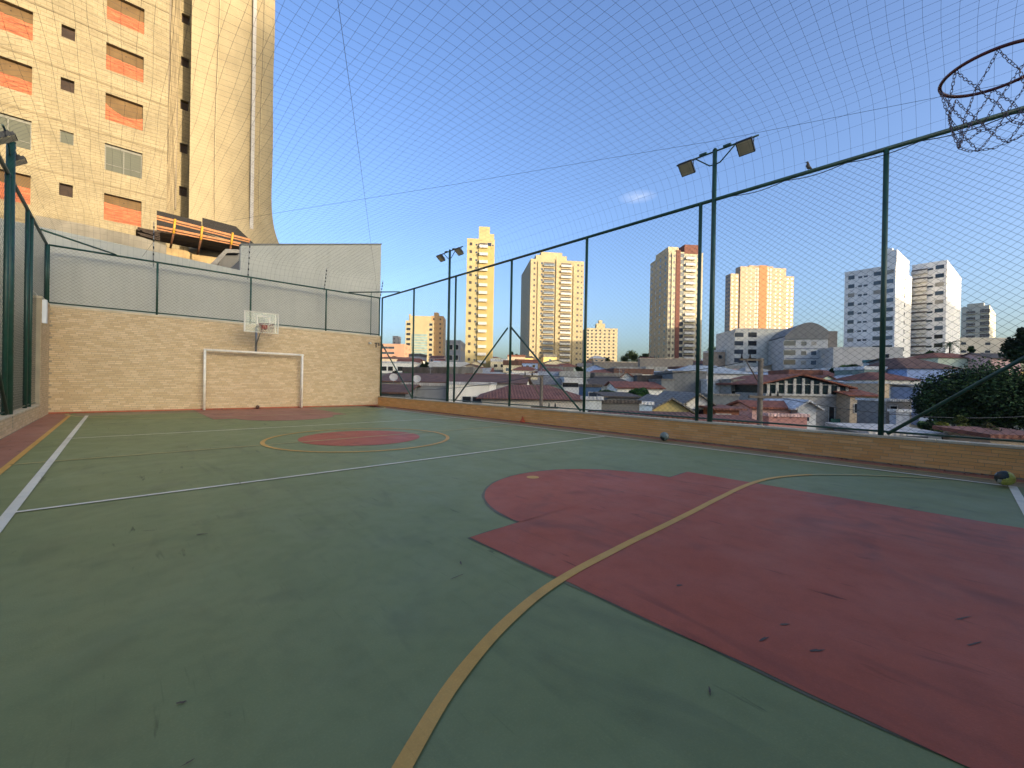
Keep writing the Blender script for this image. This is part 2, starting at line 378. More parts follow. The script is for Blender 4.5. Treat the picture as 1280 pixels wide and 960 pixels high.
t = MB(); t.box((.008,-.75,2.45), (.09,-.55,3.05)); t.build('wall_light', mat('white_plastic', lin('#d8dde0'), .4, .05), label='white slim wall box at the end of the left wing wall', cat='wall box').location = (XL, 16.8, 0)
# right curb
CH = .4247
rc = thing('low_wall', 'low orange-brown tiled wall under the right fence', 'wall', (XR, 0, 0))
t = MB(); t.box((.001, YN-.3, -.3), (.17, YB, CH-.035)); t.build('wall_body', GROUT, rc)
for k in range(9):
    t = MB(); y0 = YN-.3+k*2.2; y1 = min(y0+2.19, YB); t.box((-.02, y0, CH-.033), (.20, y1, CH+random.uniform(-.002,.002))); t.build('coping_slab', CAP, rc)
tiled_wall(rc, (0, YN-.3, .02), (0,1,0), (-1,0,0), YB-YN+.29, CH-.055, pal=TCR, tw=.24, th=.048, jt=.004, singles=lambda a, e, z: a+YN-.3 > -1.0)
lc = thing('low_wall', 'low pale rendered wall under the left fence', 'wall', (XL, 0, 0))
t = MB(); t.box((-.17, YN-.3, -.3), (-.001, 15.94, .33)); t.build('wall_body', GROUT, lc)
t = MB(); t.box((-.19, YN-.3, .332), (.015, 15.93, .365)); t.build('coping_slab', CAP, lc)
tiled_wall(lc, (0, 15.94, .02), (0,-1,0), (1,0,0), 11.5, .30)
# ---------------------------------------------------------------- fences
ZR = 4.83
def chain_mesh(name, parent, P, ux, n, length, z0, z1, hd=.115, vd=.10, r=.0019, m=DARK):
    """diamond mesh wires over a rectangle; P corner at height 0"""
    b = MB(); P = Vector(P); ux = Vector(ux); n = Vector(n); H = z1-z0; s = vd/hd
    k = -int(H/s/hd)-1
    while k*hd < length:
        for sg in (0, 1):
            x0 = k*hd; a = max(0, x0); bb = min(length, x0+H/s)
            if bb-a > .01:
                za = (a-x0)*s; zb = (bb-x0)*s
                if sg: za, zb = H-za, H-zb
                off = n*(.002 if sg else -.002)
                b.tube([P+ux*a+off+Vector((0,0,z0+za)), P+ux*bb+off+Vector((0,0,z0+zb))], r, 3, cap=False)
        k += 1
    o = b.build(name, m, parent); o['kind'] = 'stuff'; return o
def pipe(parent, name, a, b, r, m=GREEN, n=10):
    t = MB(); t.tube([a, b], r, n, m=0); return t.build(name, m, parent)
rf = thing('fence', 'tall dark green chain-link fence along the right side above the low wall', 'fence', (8.57, 0, 0))
FY = [-2.05, .80, 3.62, 6.45, 9.22, 12.08, 14.93, 17.70]
for k, y in enumerate(FY):
    pipe(rf, 'post', (0, y, CH), (0, y, ZR), .036)
    if k < 7: chain_mesh('wire_mesh', rf, (0, y+.03, 0), (0,1,0), (1,0,0), FY[k+1]-y-.06, CH+.06, ZR-.02)
pipe(rf, 'top_rail', (0, FY[0], ZR), (0, FY[-1], ZR), .034)
pipe(rf, 'bottom_rail', (0, FY[0], CH+.06), (0, FY[-1], CH+.06), .016)
for a, b_ in ((9.14, 6.52), (9.30, 11.98), (17.6, 14.85), (-2.0, .72)):
    pipe(rf, 'brace', (-.05, a, 2.78), (-.05, b_, CH+.03), .026)
t = MB()                                        # slack cable tied along the top rail
pts = []
for k in range(160):
    y = 3.0-5.0*k/159; pts.append((-.03, y, ZR-.045-.05*abs(math.sin(k*.115))))
t.tube(pts, .007, 5); t.build('cable', BLACK, rf)
bf = thing('fence', 'dark green chain-link fence panel standing on the back wall', 'fence', (0, YB+.06, 0))
FX = [XL-.04, .88, 3.50, 6.18, 8.50]
for k, x in enumerate(FX):
    pipe(bf, 'post', (x, 0, 3.12), (x, 0, ZR), .030)
    if k < 4: chain_mesh('wire_mesh', bf, (x+.03, 0, 0), (1,0,0), (0,1,0), FX[k+1]-x-.06, 3.2, ZR-.02, r=.0019)
pipe(bf, 'top_rail', (FX[0], 0, ZR), (FX[-1], 0, ZR), .028)
pipe(bf, 'bottom_rail', (FX[0], 0, 3.19), (FX[-1], 0, 3.19), .020)
pipe(bf, 'corner_brace', (7.1, 0, ZR+.03), (8.55, -1.75, ZR+.03), .024)
pipe(bf, 'corner_brace', (-.1, 0, ZR+.03), (-1.5, -1.6, ZR+.03), .024)
pipe(bf, 'thin_pole', (8.1, 0, 3.12), (8.1, 0, 5.0), .014)
lf = thing('fence', 'tall dark green chain-link fence along the left side', 'fence', (-1.53, 0, 0))
LY = [-2.05, .80, 3.62, 6.45, 9.22, 12.02, 14.35, 14.95, 17.70]
for k, y in enumerate(LY):
    pipe(lf, 'post', (0, y, .36 if y < 15.9 else 3.12), (0, y, ZR), .036)
    if k < 8:
        y1 = LY[k+1]
        if y1 < 15.9: chain_mesh('wire_mesh', lf, (0, y+.03, 0), (0,1,0), (1,0,0), y1-y-.06, .42, ZR-.02)
        else:
            chain_mesh('wire_mesh', lf, (0, y+.03, 0), (0,1,0), (1,0,0), .93, .42, 3.14)
            chain_mesh('wire_mesh', lf, (0, y+.03, 0), (0,1,0), (1,0,0), y1-y-.06, 3.16, ZR-.02)
pipe(lf, 'top_rail', (0, LY[0], ZR), (0, LY[-1], ZR), .034)
pipe(lf, 'bottom_rail', (0, LY[0], .42), (0, 15.9, .42), .016)
pipe(lf, 'brace', (.05, 9.3, 2.78), (.05, 11.9, .4), .026)
pipe(lf, 'brace', (.05, 9.14, 2.78), (.05, 6.52, .4), .026)
# ---------------------------------------------------------------- overhead net
def netz(x, y):
    e = min(x-XL+.1, XR+.1-x, YB-y+.05, y-YN+.4); e = max(e, 0)
    z = ZR+.76*(1-math.exp(-e/.26))
    z += .05*math.sin(x*1.1+y*.6)*min(1, e)+.035*math.sin(x*2.3-y*1.4+1)*min(1, e)-.10*math.exp(-((x-3.5)/1.8)**2)
    return z
b = MB(); SP = .152
def netline(fx):
    pts = [fx(k) for k in range(0, 200)]; pts = [p for p in pts if p]
    if len(pts) > 1: b.tube(pts, .0016, 3, cap=False)
x = XL-.07
while x < XR+.09:
    steps = [YN-.4+k*.30 for k in range(int((YB-YN+.4)/.30)+1)]+[YB-.3, YB-.15, YB, YB+.05]; steps.sort()
    ph = random.uniform(0, 6)
    b.tube([(x+.02*math.sin(y*1.7+ph)+.012*math.sin(y*.8), y, netz(x, y)) for y in steps], .0016, 3, cap=False); x += SP
y = YN-.4
while y < YB+.05:
    n_ = 40; steps = []
    for k in range(n_+1):
        f = k/n_; f = f-.09*math.sin(2*math.pi*f)   # denser towards the edges
        steps.append(XL-.1+(XR-XL+.2)*f)
    b.tube([(x, y+.02*math.sin(x*1.9+y), netz(x, y)) for x in steps], .0016, 3, cap=False); y += SP
net = b.build('overhead_net', mat('net_cord', lin('#26303a'), .7, .1), label='fine dark safety net stretched over the whole court', cat='net', kind='stuff')
for p in ([(8.3,17.7,4.95),(8.0,17.2,5.6),(5.8,12.88,5.6),(3.52,8.37,5.6),(1.83,5.06,5.6),(-1.35,-1.3,5.5)], [(.5,17.7,4.9),(.9,17.0,5.6),(3.24,12.29,5.6),(5.42,8.02,5.6),(7.0,4.8,5.6),(7.9,3.01,5.6),(8.5,.35,5.345),(8.57,-2.05,4.9)]):
    t = MB(); t.tube(p, .003, 4); lb = 'thin steel cable crossing under the net from the far right corner' if p[0][0] > 5 else 'thin steel cable crossing under the net to the right fence'
    t.build('support_cable', DARK, label=lb, cat='cable')
# ---------------------------------------------------------------- floodlights
LAMPG = mat('lamp_glass', lin('#c0b49a'), .4, .15, 5)
def flood(x, y, label, armz=5.78, s=1, r=.052):
    t_ = thing('floodlight_pole', label, 'light pole', (x, y, 0))
    p = MB(); p.tube([(0,0,.1),(0,0,armz+.03)], [r, r*.8], 12); p.tube([(0,0,armz+.03),(0,0,armz+.07)], [r*.9, r*.5], 12); p.build('pole', GREEN, t_)
    a = MB(); a.tube([(0,-.78,armz+.01),(0,.78,armz+.01)], .017, 8)
    a.box((-.03,-.30,armz+.02),(.03,-.16,armz+.055)); a.box((-.03,.16,armz+.02),(.03,.30,armz+.055)); a.build('crossarm', GREEN, t_)
    for sg in (-1, 1):
        q = MB(); q.tube([(0,.38*sg,armz),(0,.10*sg,armz-.24),(0,0,armz-.25)], .013, 6); q.build('arm_brace', GREEN, t_)
        # lamp housing: square, tilted down towards the court
        l = MB(); w_ = .14; tilt = R(52)
        nx_ = Vector((-s*math.cos(tilt), 0, -math.sin(tilt))); upv = Vector((-s*math.sin(tilt), 0, math.cos(tilt))); c0 = Vector((-s*.03, .56*sg, armz-.15)); yv = Vector((0,1,0))
        l.obox(c0-yv*w_-upv*w_-nx_*.055, yv*2*w_, upv*2*w_, nx_*.05); 
        for k in range(5): l.obox(c0-yv*(w_*.8)+yv*(k*.06)-upv*w_*.7-nx_*.10, yv*.012, upv*1.4*w_, nx_*.05)
        l.tube([c0+yv*w_-nx_*.03, c0+yv*w_+Vector((0,0,.0)), (0,.56*sg+w_,armz)], .008, 5); l.tube([c0-yv*w_-nx_*.03, c0-yv*w_, (0,.56*sg-w_,armz)], .008, 5)
        ho = l.build('lamp_housing', BLACK, t_)
        l = MB(); l.obox(c0-yv*w_*.88-upv*w_*.88-nx_*.004, yv*1.76*w_, upv*1.76*w_, nx_*.006); l.build('lamp_glass', LAMPG, ho)
    return t_
flood(8.57, 3.36, 'dark green floodlight pole rising above the right fence, nearer and larger')
flood(8.57, 12.48, 'dark green floodlight pole rising above the far part of the right fence')
flood(-1.52, 12.22, 'thick green floodlight pole at the left edge beside the left fence', armz=5.45, s=-1, r=.075)
# ---------------------------------------------------------------- goal and hoop
GX0, GX1 = 2.16, 5.16
GPM = mat('goal_white', lin('#eae4d4'), .45, .12, 8, .1, 30)
def goal(label, y, s):
    g_ = thing('futsal_goal', label, 'goal', (3.66, y, 0), 0 if s > 0 else math.pi)
    hw = 1.54
    for sx in (-1, 1):
        p = MB(); p.tube([(sx*hw,0,0.018),(sx*hw,0,2.06)], .037, 12); p.build('goal_post', GPM, g_)
        p = MB(); p.tube([(sx*hw,.02,2.04),(sx*hw,.16,1.9),(sx*hw,.2,.05)], .014, 6); p.tube([(sx*hw,0,.04),(sx*hw,.2,.04)], .014, 6); p.tube([(sx*hw,.03,1.86),(sx*hw,.18,1.86)], .01, 6)
        p.build('rear_frame', GPM, g_)
        q = MB()
        for k in range(13): q.tube([(sx*hw,.02,.1+k*.14),(sx*hw,.19,.1+k*.14)], .002, 3, cap=False)
        for k in range(2): q.tube([(sx*hw,.06+k*.07,.05),(sx*hw,.06+k*.07,1.95)], .002, 3, cap=False)
        o = q.build('side_net', mat('net_white', lin('#b9b3a2'), .8, .1), g_); o['kind'] = 'stuff'
    p = MB(); p.tube([(-hw-.04,0,2.06),(hw+.04,0,2.06)], .038, 12); p.build('crossbar', GPM, g_)
    return g_
goal('white steel futsal goal against the back wall', 17.46, 1)
RIM = mat('rim_paint', lin('#5a1f1c'), .45, .25, 20, .2, 60, spec=.6)
RUST = mat('rim_red', lin('#8a3026'), .5, .2, 20)
def chainlinks(b, pts, L=.024, w=.0060, r=.0017):
    pts = [Vector(p) for p in pts]; seg = []; tot = 0
    for a, c in zip(pts, pts[1:]): seg.append((a, c, tot, (c-a).length)); tot += (c-a).length
    n = max(1, round(tot/(L*.78))); k = 0
    for k in range(n):
        s = (k+.5)/n*tot
        for a, c, t0, ln_ in seg:
            if t0 <= s <= t0+ln_+1e-6: p = a+(c-a)*((s-t0)/ln_); d = (c-a).normalized(); break
        x = d.cross(Vector((0,0,1))) if abs(d.z) < .9 else d.cross(Vector((1,0,0))); x.normalize(); y = d.cross(x)
        side = x if k % 2 else y; side = (side+.35*(y if k % 2 else x)*random.uniform(-1,1)).normalized()
        lp = []
        for j in range(10):
            an = 2*math.pi*j/10; lp.append(p+d*((L/2-w)*(1 if math.cos(an) > .01 else -1 if math.cos(an) < -.01 else 0)+w*math.cos(an))+side*w*math.sin(an))
        b.tube(lp, r, 4, closed=True)
def hoop(label, y, s, netkind, boardw=1.04, brk=RIM, netrow=12):
    """backboard on a post above the goal; local -Y points at the court"""
    h_ = thing('basketball_hoop', label, 'hoop', (3.66, y, 0), 0 if s > 0 else math.pi)
    by = -.90; zr_ = 2.98
    p = MB(); p.tube([(-.03,.03,2.10),(-.03,.03,3.0)], .038, 10); p.build('post', STEEL, h_)
    p = MB(); p.tube([(-.03,.03,2.98),(-.03,by+.05,2.98)], .026, 8); p.tube([(-.03,.03,2.35),(-.03,by+.05,2.9)], .018, 8); p.tube([(-.03,.03,3.0),(-.03,by+.05,3.25)], .018, 8); p.build('bracket_arm', STEEL, h_)
    x0, x1, z0, z1 = -.585, -.585+boardw, 2.72, 3.42
    bb = MB(); bb.box((x0,by,z0),(x1,by+.008,z1))
    m = bpy.data.materials.get('board_acrylic')
    if not m:
        m = bpy.data.materials.new('board_acrylic'); m.use_nodes = True; q = m.node_tree.nodes['Principled BSDF']
        q.inputs['Base Color'].default_value = (.75,.78,.62,1); q.inputs['Alpha'].default_value = .28; q.inputs['Roughness'].default_value = .2
    bo = bb.build('backboard', m, h_)
    fr = MB(); e = .035
    fr.box((x0-.01,by-.012,z0-.01),(x0+e,by+.022,z1+.01)); fr.box((x1-e*.6,by-.012,z0-.01),(x1+.01,by+.022,z1+.01))
    fr.box((x0+e,by-.010,z1-e*.5),(x1-e*.6,by+.020,z1+.008)); fr.box((x0+e,by-.010,z0-.008),(x1-e*.6,by+.020,z0+e*.4))
    fr.box((x1-.10,by-.008,z0+.02),(x1-.085,by-.002,z1-.02)); fr.build('board_frame', WHITE, bo)
    tg = MB(); a0, a1, c0, c1 = -.22, .20, 2.98, 3.30
    tg.box((a0,by-.006,c0+.02),(a0+.04,by-.001,c1)); tg.box((a1-.04,by-.006,c0+.02),(a1,by-.001,c1)); tg.box((a0,by-.0065,c1-.04),(a1,by-.0015,c1+.001)); tg.box((a0+.04,by-.0065,c0),(a1-.04,by-.0015,c0+.03)); tg.build('target_square', WHITE, bo)
    pl = MB(); pl.box((-.22,by+.012,2.95),(.06,by+.03,3.22)); pl.build('mounting_plate', STEEL, h_)
    rc_ = Vector((0, by-.375, zr_)); rr = .226
    rm = MB(); rm.tube([rc_+Vector((rr*math.cos(a*math.pi/24), rr*math.sin(a*math.pi/24), 0)) for a in range(48)], .0095, 8, closed=True); rim = rm.build('rim', brk, h_)
    rb = MB()
    for sx in (-1, 1): rb.tube([(sx*.06,by,zr_-.11),(sx*.13,by-.18,zr_-.035),(sx*.19,by-.26,zr_-.004)], .006, 6)
    rb.box((-.08,by-.15,zr_-.14),(.08,by-.002,zr_-.005)); rb.build('rim_bracket', RUST, h_)
    nb = MB(); K = netrow; RW = [(rr-.002, 0), (.20, -.14), (.172, -.27), (.15, -.37)]
    def nd(i, k):
        r_, z_ = RW[i]; an = 2*math.pi*(k+.5*(i % 2))/K; sw = .012*math.sin(3*an+i)
        return rc_+Vector((r_*math.cos(an)+sw, r_*math.sin(an), z_-.01+.012*math.sin(k*2.1+i)))
    for i in range(3):
        for k in range(K):
            a = nd(i, k)
            for c in ((nd(i+1, k), nd(i+1, k-1)) if i % 2 == 0 else (nd(i+1, k), nd(i+1, k+1))):
                if netkind == 'chain': chainlinks(nb, [a, (a+c)/2+Vector((0,0,-.006)), c])
                elif random.random() < .62: nb.tube([a, (a+c)/2+Vector((0,0,-.008)), c], .005, 4)
    if netkind == 'chain':
        for k in range(K): chainlinks(nb, [nd(3, k), (nd(3, k)+nd(3, k+1))/2+Vector((0,0,-.012)), nd(3, k+1)])
    nb.build('chain_net' if netkind == 'chain' else 'hoop_net', mat('chain_steel', lin('#6d626a'), .45, .3, 60, metal=.7) if netkind == 'chain' else mat('net_rope', lin('#b59a86'), .9, .2, 30), rim)
    return h_
hoop('far basketball hoop with a small framed clear backboard above the goal', 17.46, 1, 'rope')
hoop('near basketball rim with a steel chain net at the upper right corner', -1.40, -1, 'chain', netrow=8)
goal('white steel futsal goal at the near end under the chain-net hoop', -1.42, -1)
# ---------------------------------------------------------------- small things on the court
def ball(name, label, loc, r, cols, seed=0, cat='ball'):
    bm = bmesh.new(); bmesh.ops.create_icosphere(bm, subdivisions=4, radius=r)
    rnd = random.Random(seed); ctr = [Vector((rnd.uniform(-1,1), rnd.uniform(-1,1), rnd.uniform(-1,1))).normalized() for _ in range(14)]
    lay = bm.loops.layers.float_color.new('Col')
    for v in bm.verts:
        d = v.co.normalized(); ds = sorted((d-c).length for c in ctr); g_ = ds[1]-ds[0]
        v.co = d*(r-(.0035 if g_ < .035 else 0)-.0015*math.sin(d.x*5)*1)
    for f in bm.faces:
        f.smooth = True; d = f.calc_center_median().normalized(); i = min(range(14), key=lambda k: (d-ctr[k]).length); c = cols[i % len(cols)]
        for l in f.loops: l[lay] = (*c, 1)
    me = bpy.data.meshes.new(name); bm.to_mesh(me); bm.free(); me.materials.append(mat('ball_leather', (1,1,1), .5, .25, 25, .2, 80, attr=True, var2=.2, scale2=60))
    return link(name, me, None, label, cat, loc=loc)
ball('football', 'worn yellow, white and dark green ball on the right near corner line', (7.66, -.40, .105), .086, [lin('#b9b455'), lin('#26312b'), lin('#9d9d90'), lin('#1c2320')], 3)
ball('football', 'grey-green worn ball resting against the foot of the right wall', (8.07, 4.05, .10), .088, [lin('#7f8a80'), lin('#5d6a62'), lin('#6f7a70'), lin('#2c332f')], 5)
ball('deflated_ball', 'small brown deflated ball in the far goal at the wall foot', (3.72, 17.55, .075), .065, [lin('#5b3a28'), lin('#4b2f22')], 8)
t = MB(); c = at(653, 528, 1); q = ray(653, 528); k = (XR-.07)/q.x; bx, by_ = q.x*k, q.y*k
for i in range(5):
    a = 2*math.pi*i/5; a2 = 2*math.pi*(i+1)/5; R1 = .07+.02*(i % 2)
    t.face([(R1*math.cos(a),R1*math.sin(a),0),(R1*math.cos(a2),R1*math.sin(a2),0),(.035*math.cos(a2+.4),.03*math.sin(a2+.4),.09),(.03*math.cos(a+.4),.035*math.sin(a+.4),.10)])
    t.face([(.03*math.cos(a+.4),.035*math.sin(a+.4),.10),(.035*math.cos(a2+.4),.03*math.sin(a2+.4),.09),(.005*i,.01,.17)])
t.build('crumpled_bag', mat('orange_plastic', lin('#c65a36'), .5, .3, 40), label='small crumpled orange bag at the foot of the right wall', cat='bag', loc=(bx, by_, .018))
# leaves and grit along the right wall foot
b = MB(); rnd = random.Random(4)
for k in range(700):
    y = rnd.uniform(-1.5, 16); x = XR-.01-abs(rnd.gauss(0, .055)); s_ = rnd.uniform(.008, .028); a = rnd.uniform(0, 6.3); z = .006+rnd.uniform(0, .012)
    cc = rnd.choice([lin('#6b2a22'), lin('#4a2c20'), lin('#7c3b2a'), lin('#5d4632')])
    b.face([(x+s_*math.cos(a), y+s_*math.sin(a), z), (x+s_*.5*math.cos(a+1.6), y+s_*.5*math.sin(a+1.6), z+.006), (x-s_*math.cos(a), y-s_*math.sin(a), z+.003), (x-s_*.5*math.cos(a+1.6), y-s_*.5*math.sin(a+1.6), z)], col=cc)
b.build('fallen_leaves', mat('leaf_litter', (1,1,1), .9, .2, 20, attr=True), label='dry reddish leaves and grit along the foot of the right wall', cat='leaves', kind='stuff')
# bird
t = MB(); yd = 1.80
t.tube([(0,-.055,-.01),(0,-.03,.02),(0,0,.045),(0,.012,.08),(0,.010,.105),(0,.012,.125),(0,.02,.14),(0,.03,.148)], [.004,.018,.030,.030,.022,.017,.018,.008], 10)
t.tube([(0,.03,.146),(0,.05,.142)], [.006,.001], 6)
t.tube([(0,-.05,-.005),(0,-.10,-.05)], [.010,.012], 6)
t.tube([(.012,0,.03),(.012,.003,0)], .0025, 5); t.tube([(-.012,0,.03),(-.012,.003,0)], .0025, 5)
t.build('bird', mat('bird_feathers', lin('#5f564c'), .8, .35, 60), label='small grey-brown bird perched on the top rail of the right fence', cat='bird', loc=(8.57, yd, ZR+.034))
# camera box and lamp on back wall
t = MB(); t.box((7.98,YB-.12,2.72),(8.06,YB-.012,2.80)); t.tube([(8.02,YB-.11,2.76),(8.02,YB-.19,2.73)], .03, 10); t.build('security_camera', WHITE, label='small white box on the tiles near the right back corner', cat='camera')
t = MB(); t.tube([(8.27,YB-.01,2.78),(8.27,YB-.14,2.78),(8.40,YB-.14,2.78)], .018, 6); t.tube([(8.27,YB-.14,2.78),(8.27,YB-.14,2.58)], .018, 6); t.tube([(8.40,YB-.14,2.78),(8.40,YB-.14,2.66)], .02, 6)
t.build('pipe_bracket', BLACK, label='small black bracket on the tiles at the right back corner', cat='bracket')
# electric fence rods with insulators
def efence(x, z0, z1, lean, label):
    e = thing('electric_fence_post', label, 'fence post', (x, YB+.18, z0), group='electric fence rods behind the back fence'); H = z1-z0
    p = MB(); p.tube([(0,0,0),(lean,0,H)], .011, 6); p.build('rod', STEEL, e)
    for k in range(6):
        f = .12+k*.15; q = MB(); q.tube([(lean*f,-.03,H*f-.035),(lean*f,-.03,H*f+.035)], .02, 6); q.build('insulator', BLACK, e)
efence(.78, 4.7, 6.15, 0, 'electric fence rod behind the leftmost inner post of the back fence')
efence(3.42, 4.75, 6.15, .05, 'electric fence rod behind the back fence post above the hoop')
efence(6.12, 4.75, 5.75, .10, 'leaning electric fence rod behind the back fence post right of the hoop')
efence(8.55, 4.75, 5.65, .14, 'leaning electric fence rod at the right back corner')
# ---------------------------------------------------------------- walls with openings
def wall_holes(b, P, ux, n, u0, u1, z0, z1, holes, depth, m=0, mr=None):
    P = Vector(P); ux = Vector(ux); n = Vector(n); mr = m if mr is None else mr
    pt = lambda u, z, d=0: P+ux*u+n*(-d)+Vector((0,0,z))
    us = sorted({u0, u1, *[h[0] for h in holes], *[h[1] for h in holes]}); zs = sorted({z0, z1, *[h[2] for h in holes], *[h[3] for h in holes]})
    us = [u for u in us if u0 <= u <= u1]; zs = [z for z in zs if z0 <= z <= z1]
    fl = ux.cross(Vector((0,0,1))).dot(n) < 0
    for j in range(len(zs)-1):
        zc = (zs[j]+zs[j+1])/2; run = None
        row = [h for h in holes if h[2] < zc < h[3]]
        for i in range(len(us)-1):
            uc = (us[i]+us[i+1])/2
            if any(h[0] < uc < h[1] for h in row):
                if run is not None: q = [pt(run,zs[j]),pt(us[i],zs[j]),pt(us[i],zs[j+1]),pt(run,zs[j+1])]; b.face(q[::-1] if fl else q, m); run = None
            elif run is None: run = us[i]
        if run is not None: q = [pt(run,zs[j]),pt(us[-1],zs[j]),pt(us[-1],zs[j+1]),pt(run,zs[j+1])]; b.face(q[::-1] if fl else q, m)
    for a, c, d, e in [h[:4] for h in holes]:
        for q in ([pt(a,d),pt(c,d),pt(c,d,depth),pt(a,d,depth)], [pt(a,e,depth),pt(c,e,depth),pt(c,e),pt(a,e)], [pt(a,d,depth),pt(a,e,depth),pt(a,e),pt(a,d)], [pt(c,d),pt(c,e),pt(c,e,depth),pt(c,d,depth)]):
            b.face(q[::-1] if fl else q, mr)
# ---------------------------------------------------------------- tower under construction
def brickmat(name, c1, c2, cm, bw_, bh, ms, rough=.9, bump=.4, var=.2):
    m = bpy.data.materials.new(name); m.use_nodes = True; t = m.node_tree; L = t.links.new; b = t.nodes['Principled BSDF']
    geo = N(t, 'ShaderNodeNewGeometry'); sp = N(t, 'ShaderNodeSeparateXYZ'); L(geo.outputs['Position'], sp.inputs[0])
    cb = N(t, 'ShaderNodeCombineXYZ'); ad = N(t, 'ShaderNodeMath', operation='ADD'); L(sp.outputs[0], ad.inputs[0]); L(sp.outputs[1], ad.inputs[1]); L(ad.outputs[0], cb.inputs[0]); L(sp.outputs[2], cb.inputs[1])
    br = N(t, 'ShaderNodeTexBrick'); L(cb.outputs[0], br.inputs['Vector']); br.inputs['Color1'].default_value = (*c1,1); br.inputs['Color2'].default_value = (*c2,1); br.inputs['Mortar'].default_value = (*cm,1)
    br.inputs['Scale'].default_value = 1; br.inputs['Brick Width'].default_value = bw_; br.inputs['Row Height'].default_value = bh; br.inputs['Mortar Size'].default_value = ms
    n1 = N(t, 'ShaderNodeTexNoise'); n1.inputs['Scale'].default_value = .7; n1.inputs['Detail'].default_value = 9; L(geo.outputs['Position'], n1.inputs['Vector'])
    r1 = N(t, 'ShaderNodeMapRange'); L(n1.outputs[0], r1.inputs[0]); r1.inputs[1].default_value = .3; r1.inputs[2].default_value = .7; r1.inputs[3].default_value = 1-var; r1.inputs[4].default_value = 1+var*.6
    n2 = N(t, 'ShaderNodeTexNoise'); n2.inputs['Scale'].default_value = 5; n2.inputs['Detail'].default_value = 6; L(geo.outputs['Position'], n2.inputs['Vector'])
    r2 = N(t, 'ShaderNodeMapRange'); L(n2.outputs[0], r2.inputs[0]); r2.inputs[1].default_value = .3; r2.inputs[2].default_value = .7; r2.inputs[3].default_value = .9; r2.inputs[4].default_value = 1.08
    mu = N(t, 'ShaderNodeMath', operation='MULTIPLY'); L(r1.outputs[0], mu.inputs[0]); L(r2.outputs[0], mu.inputs[1])
    vm = N(t, 'ShaderNodeVectorMath', operation='SCALE'); L(br.outputs[0], vm.inputs[0]); L(mu.outputs[0], vm.inputs['Scale']); L(vm.outputs[0], b.inputs['Base Color'])
    bp = N(t, 'ShaderNodeBump'); bp.inputs['Strength'].default_value = bump; bp.inputs['Distance'].default_value = .02; bp.invert = True; L(br.outputs['Fac'], bp.inputs['Height']); L(bp.outputs[0], b.inputs['Normal'])
    b.inputs['Roughness'].default_value = rough; return m
BLOCK = brickmat('block_wall', lin('#938464'), lin('#998a6a'), lin('#877856'), .42, .205, .012)
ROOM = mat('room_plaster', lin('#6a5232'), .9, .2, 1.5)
ORM = mat('orange_debris_mesh', lin('#a85f3c'), .85, .38, 1.3, .6, 8, stretch=(.9,.9,12), var2=.3, scale2=3)
ALU = mat('grey_window_frame', lin('#6f6c5e'), .6, .1)
TWG = mat('tower_window_glass', lin('#4a4b3a'), .55, .12, 1, spec=.3)
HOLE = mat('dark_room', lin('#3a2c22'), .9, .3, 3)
TY = 33.0; TZ = 11.40; ST_ = 2.82
tw = thing('tower_under_construction', 'tall unfinished block tower with orange mesh in its windows at upper left', 'building', (0, TY, terr(0, TY)))
tz = terr(0, TY)
b = MB(); holes = []; wins = []
for k in range(-2, 12):
    zt = TZ+ST_*k
    if zt < 7: continue
    for (a, c, h_, kind) in ((-9.35,-7.8,1.5,'big'),(-6.95,-6.45,.66,'small'),(-5.02,-3.43,1.5,'big'),(-2.43,-1.92,.66,'small'),(-.71,.87,1.5,'big')):
        holes.append((a, c, zt-h_, zt)); wins.append((a, c, zt-h_, zt, kind, k))
T0 = 4.0; T1 = 46
wall_holes(b, (0,0,-tz), (1,0,0), (0,-1,0), -12.5, 2.0, T0, T1, holes, .22)
b.face([(2.0,0,T0-tz),(2.0,2.0,T0-tz),(2.0,2.0,T1-tz),(2.0,0,T1-tz)])
h3 = []
for k in range(-3, 12): h3.append((2.74, 3.16, 13.0+2.82*k, 13.62+2.82*k))
h3 = [h for h in h3 if h[2] > 5]
wall_holes(b, (0,2.0,-tz), (1,0,0), (0,-1,0), 2.0, 3.45, T0, T1, h3, .22)
b.face([(3.45,2.0,T0-tz),(3.45,0,T0-tz),(3.45,0,T1-tz),(3.45,2.0,T1-tz)])
b.face([(3.45,0,T0-tz),(7.55,0,T0-tz),(7.55,0,T1-tz),(3.45,0,T1-tz)])
b.face([(7.55,0,T0-tz),(7.55,14,T0-tz),(7.55,14,T1-tz),(7.55,0,T1-tz)])
b.face([(-12.5,14,T0-tz),(-12.5,0,T0-tz),(-12.5,0,T1-tz),(-12.5,14,T1-tz)]); b.face([(7.55,14,T0-tz),(-12.5,14,T0-tz),(-12.5,14,T1-tz),(7.55,14,T1-tz)])
b.face([(-12.5,0,T1-tz),(7.55,0,T1-tz),(7.55,14,T1-tz),(-12.5,14,T1-tz)])
b.box((-12.6,-.2,-1),(7.6,14,T0-tz))
b.build('wall', BLOCK, tw)
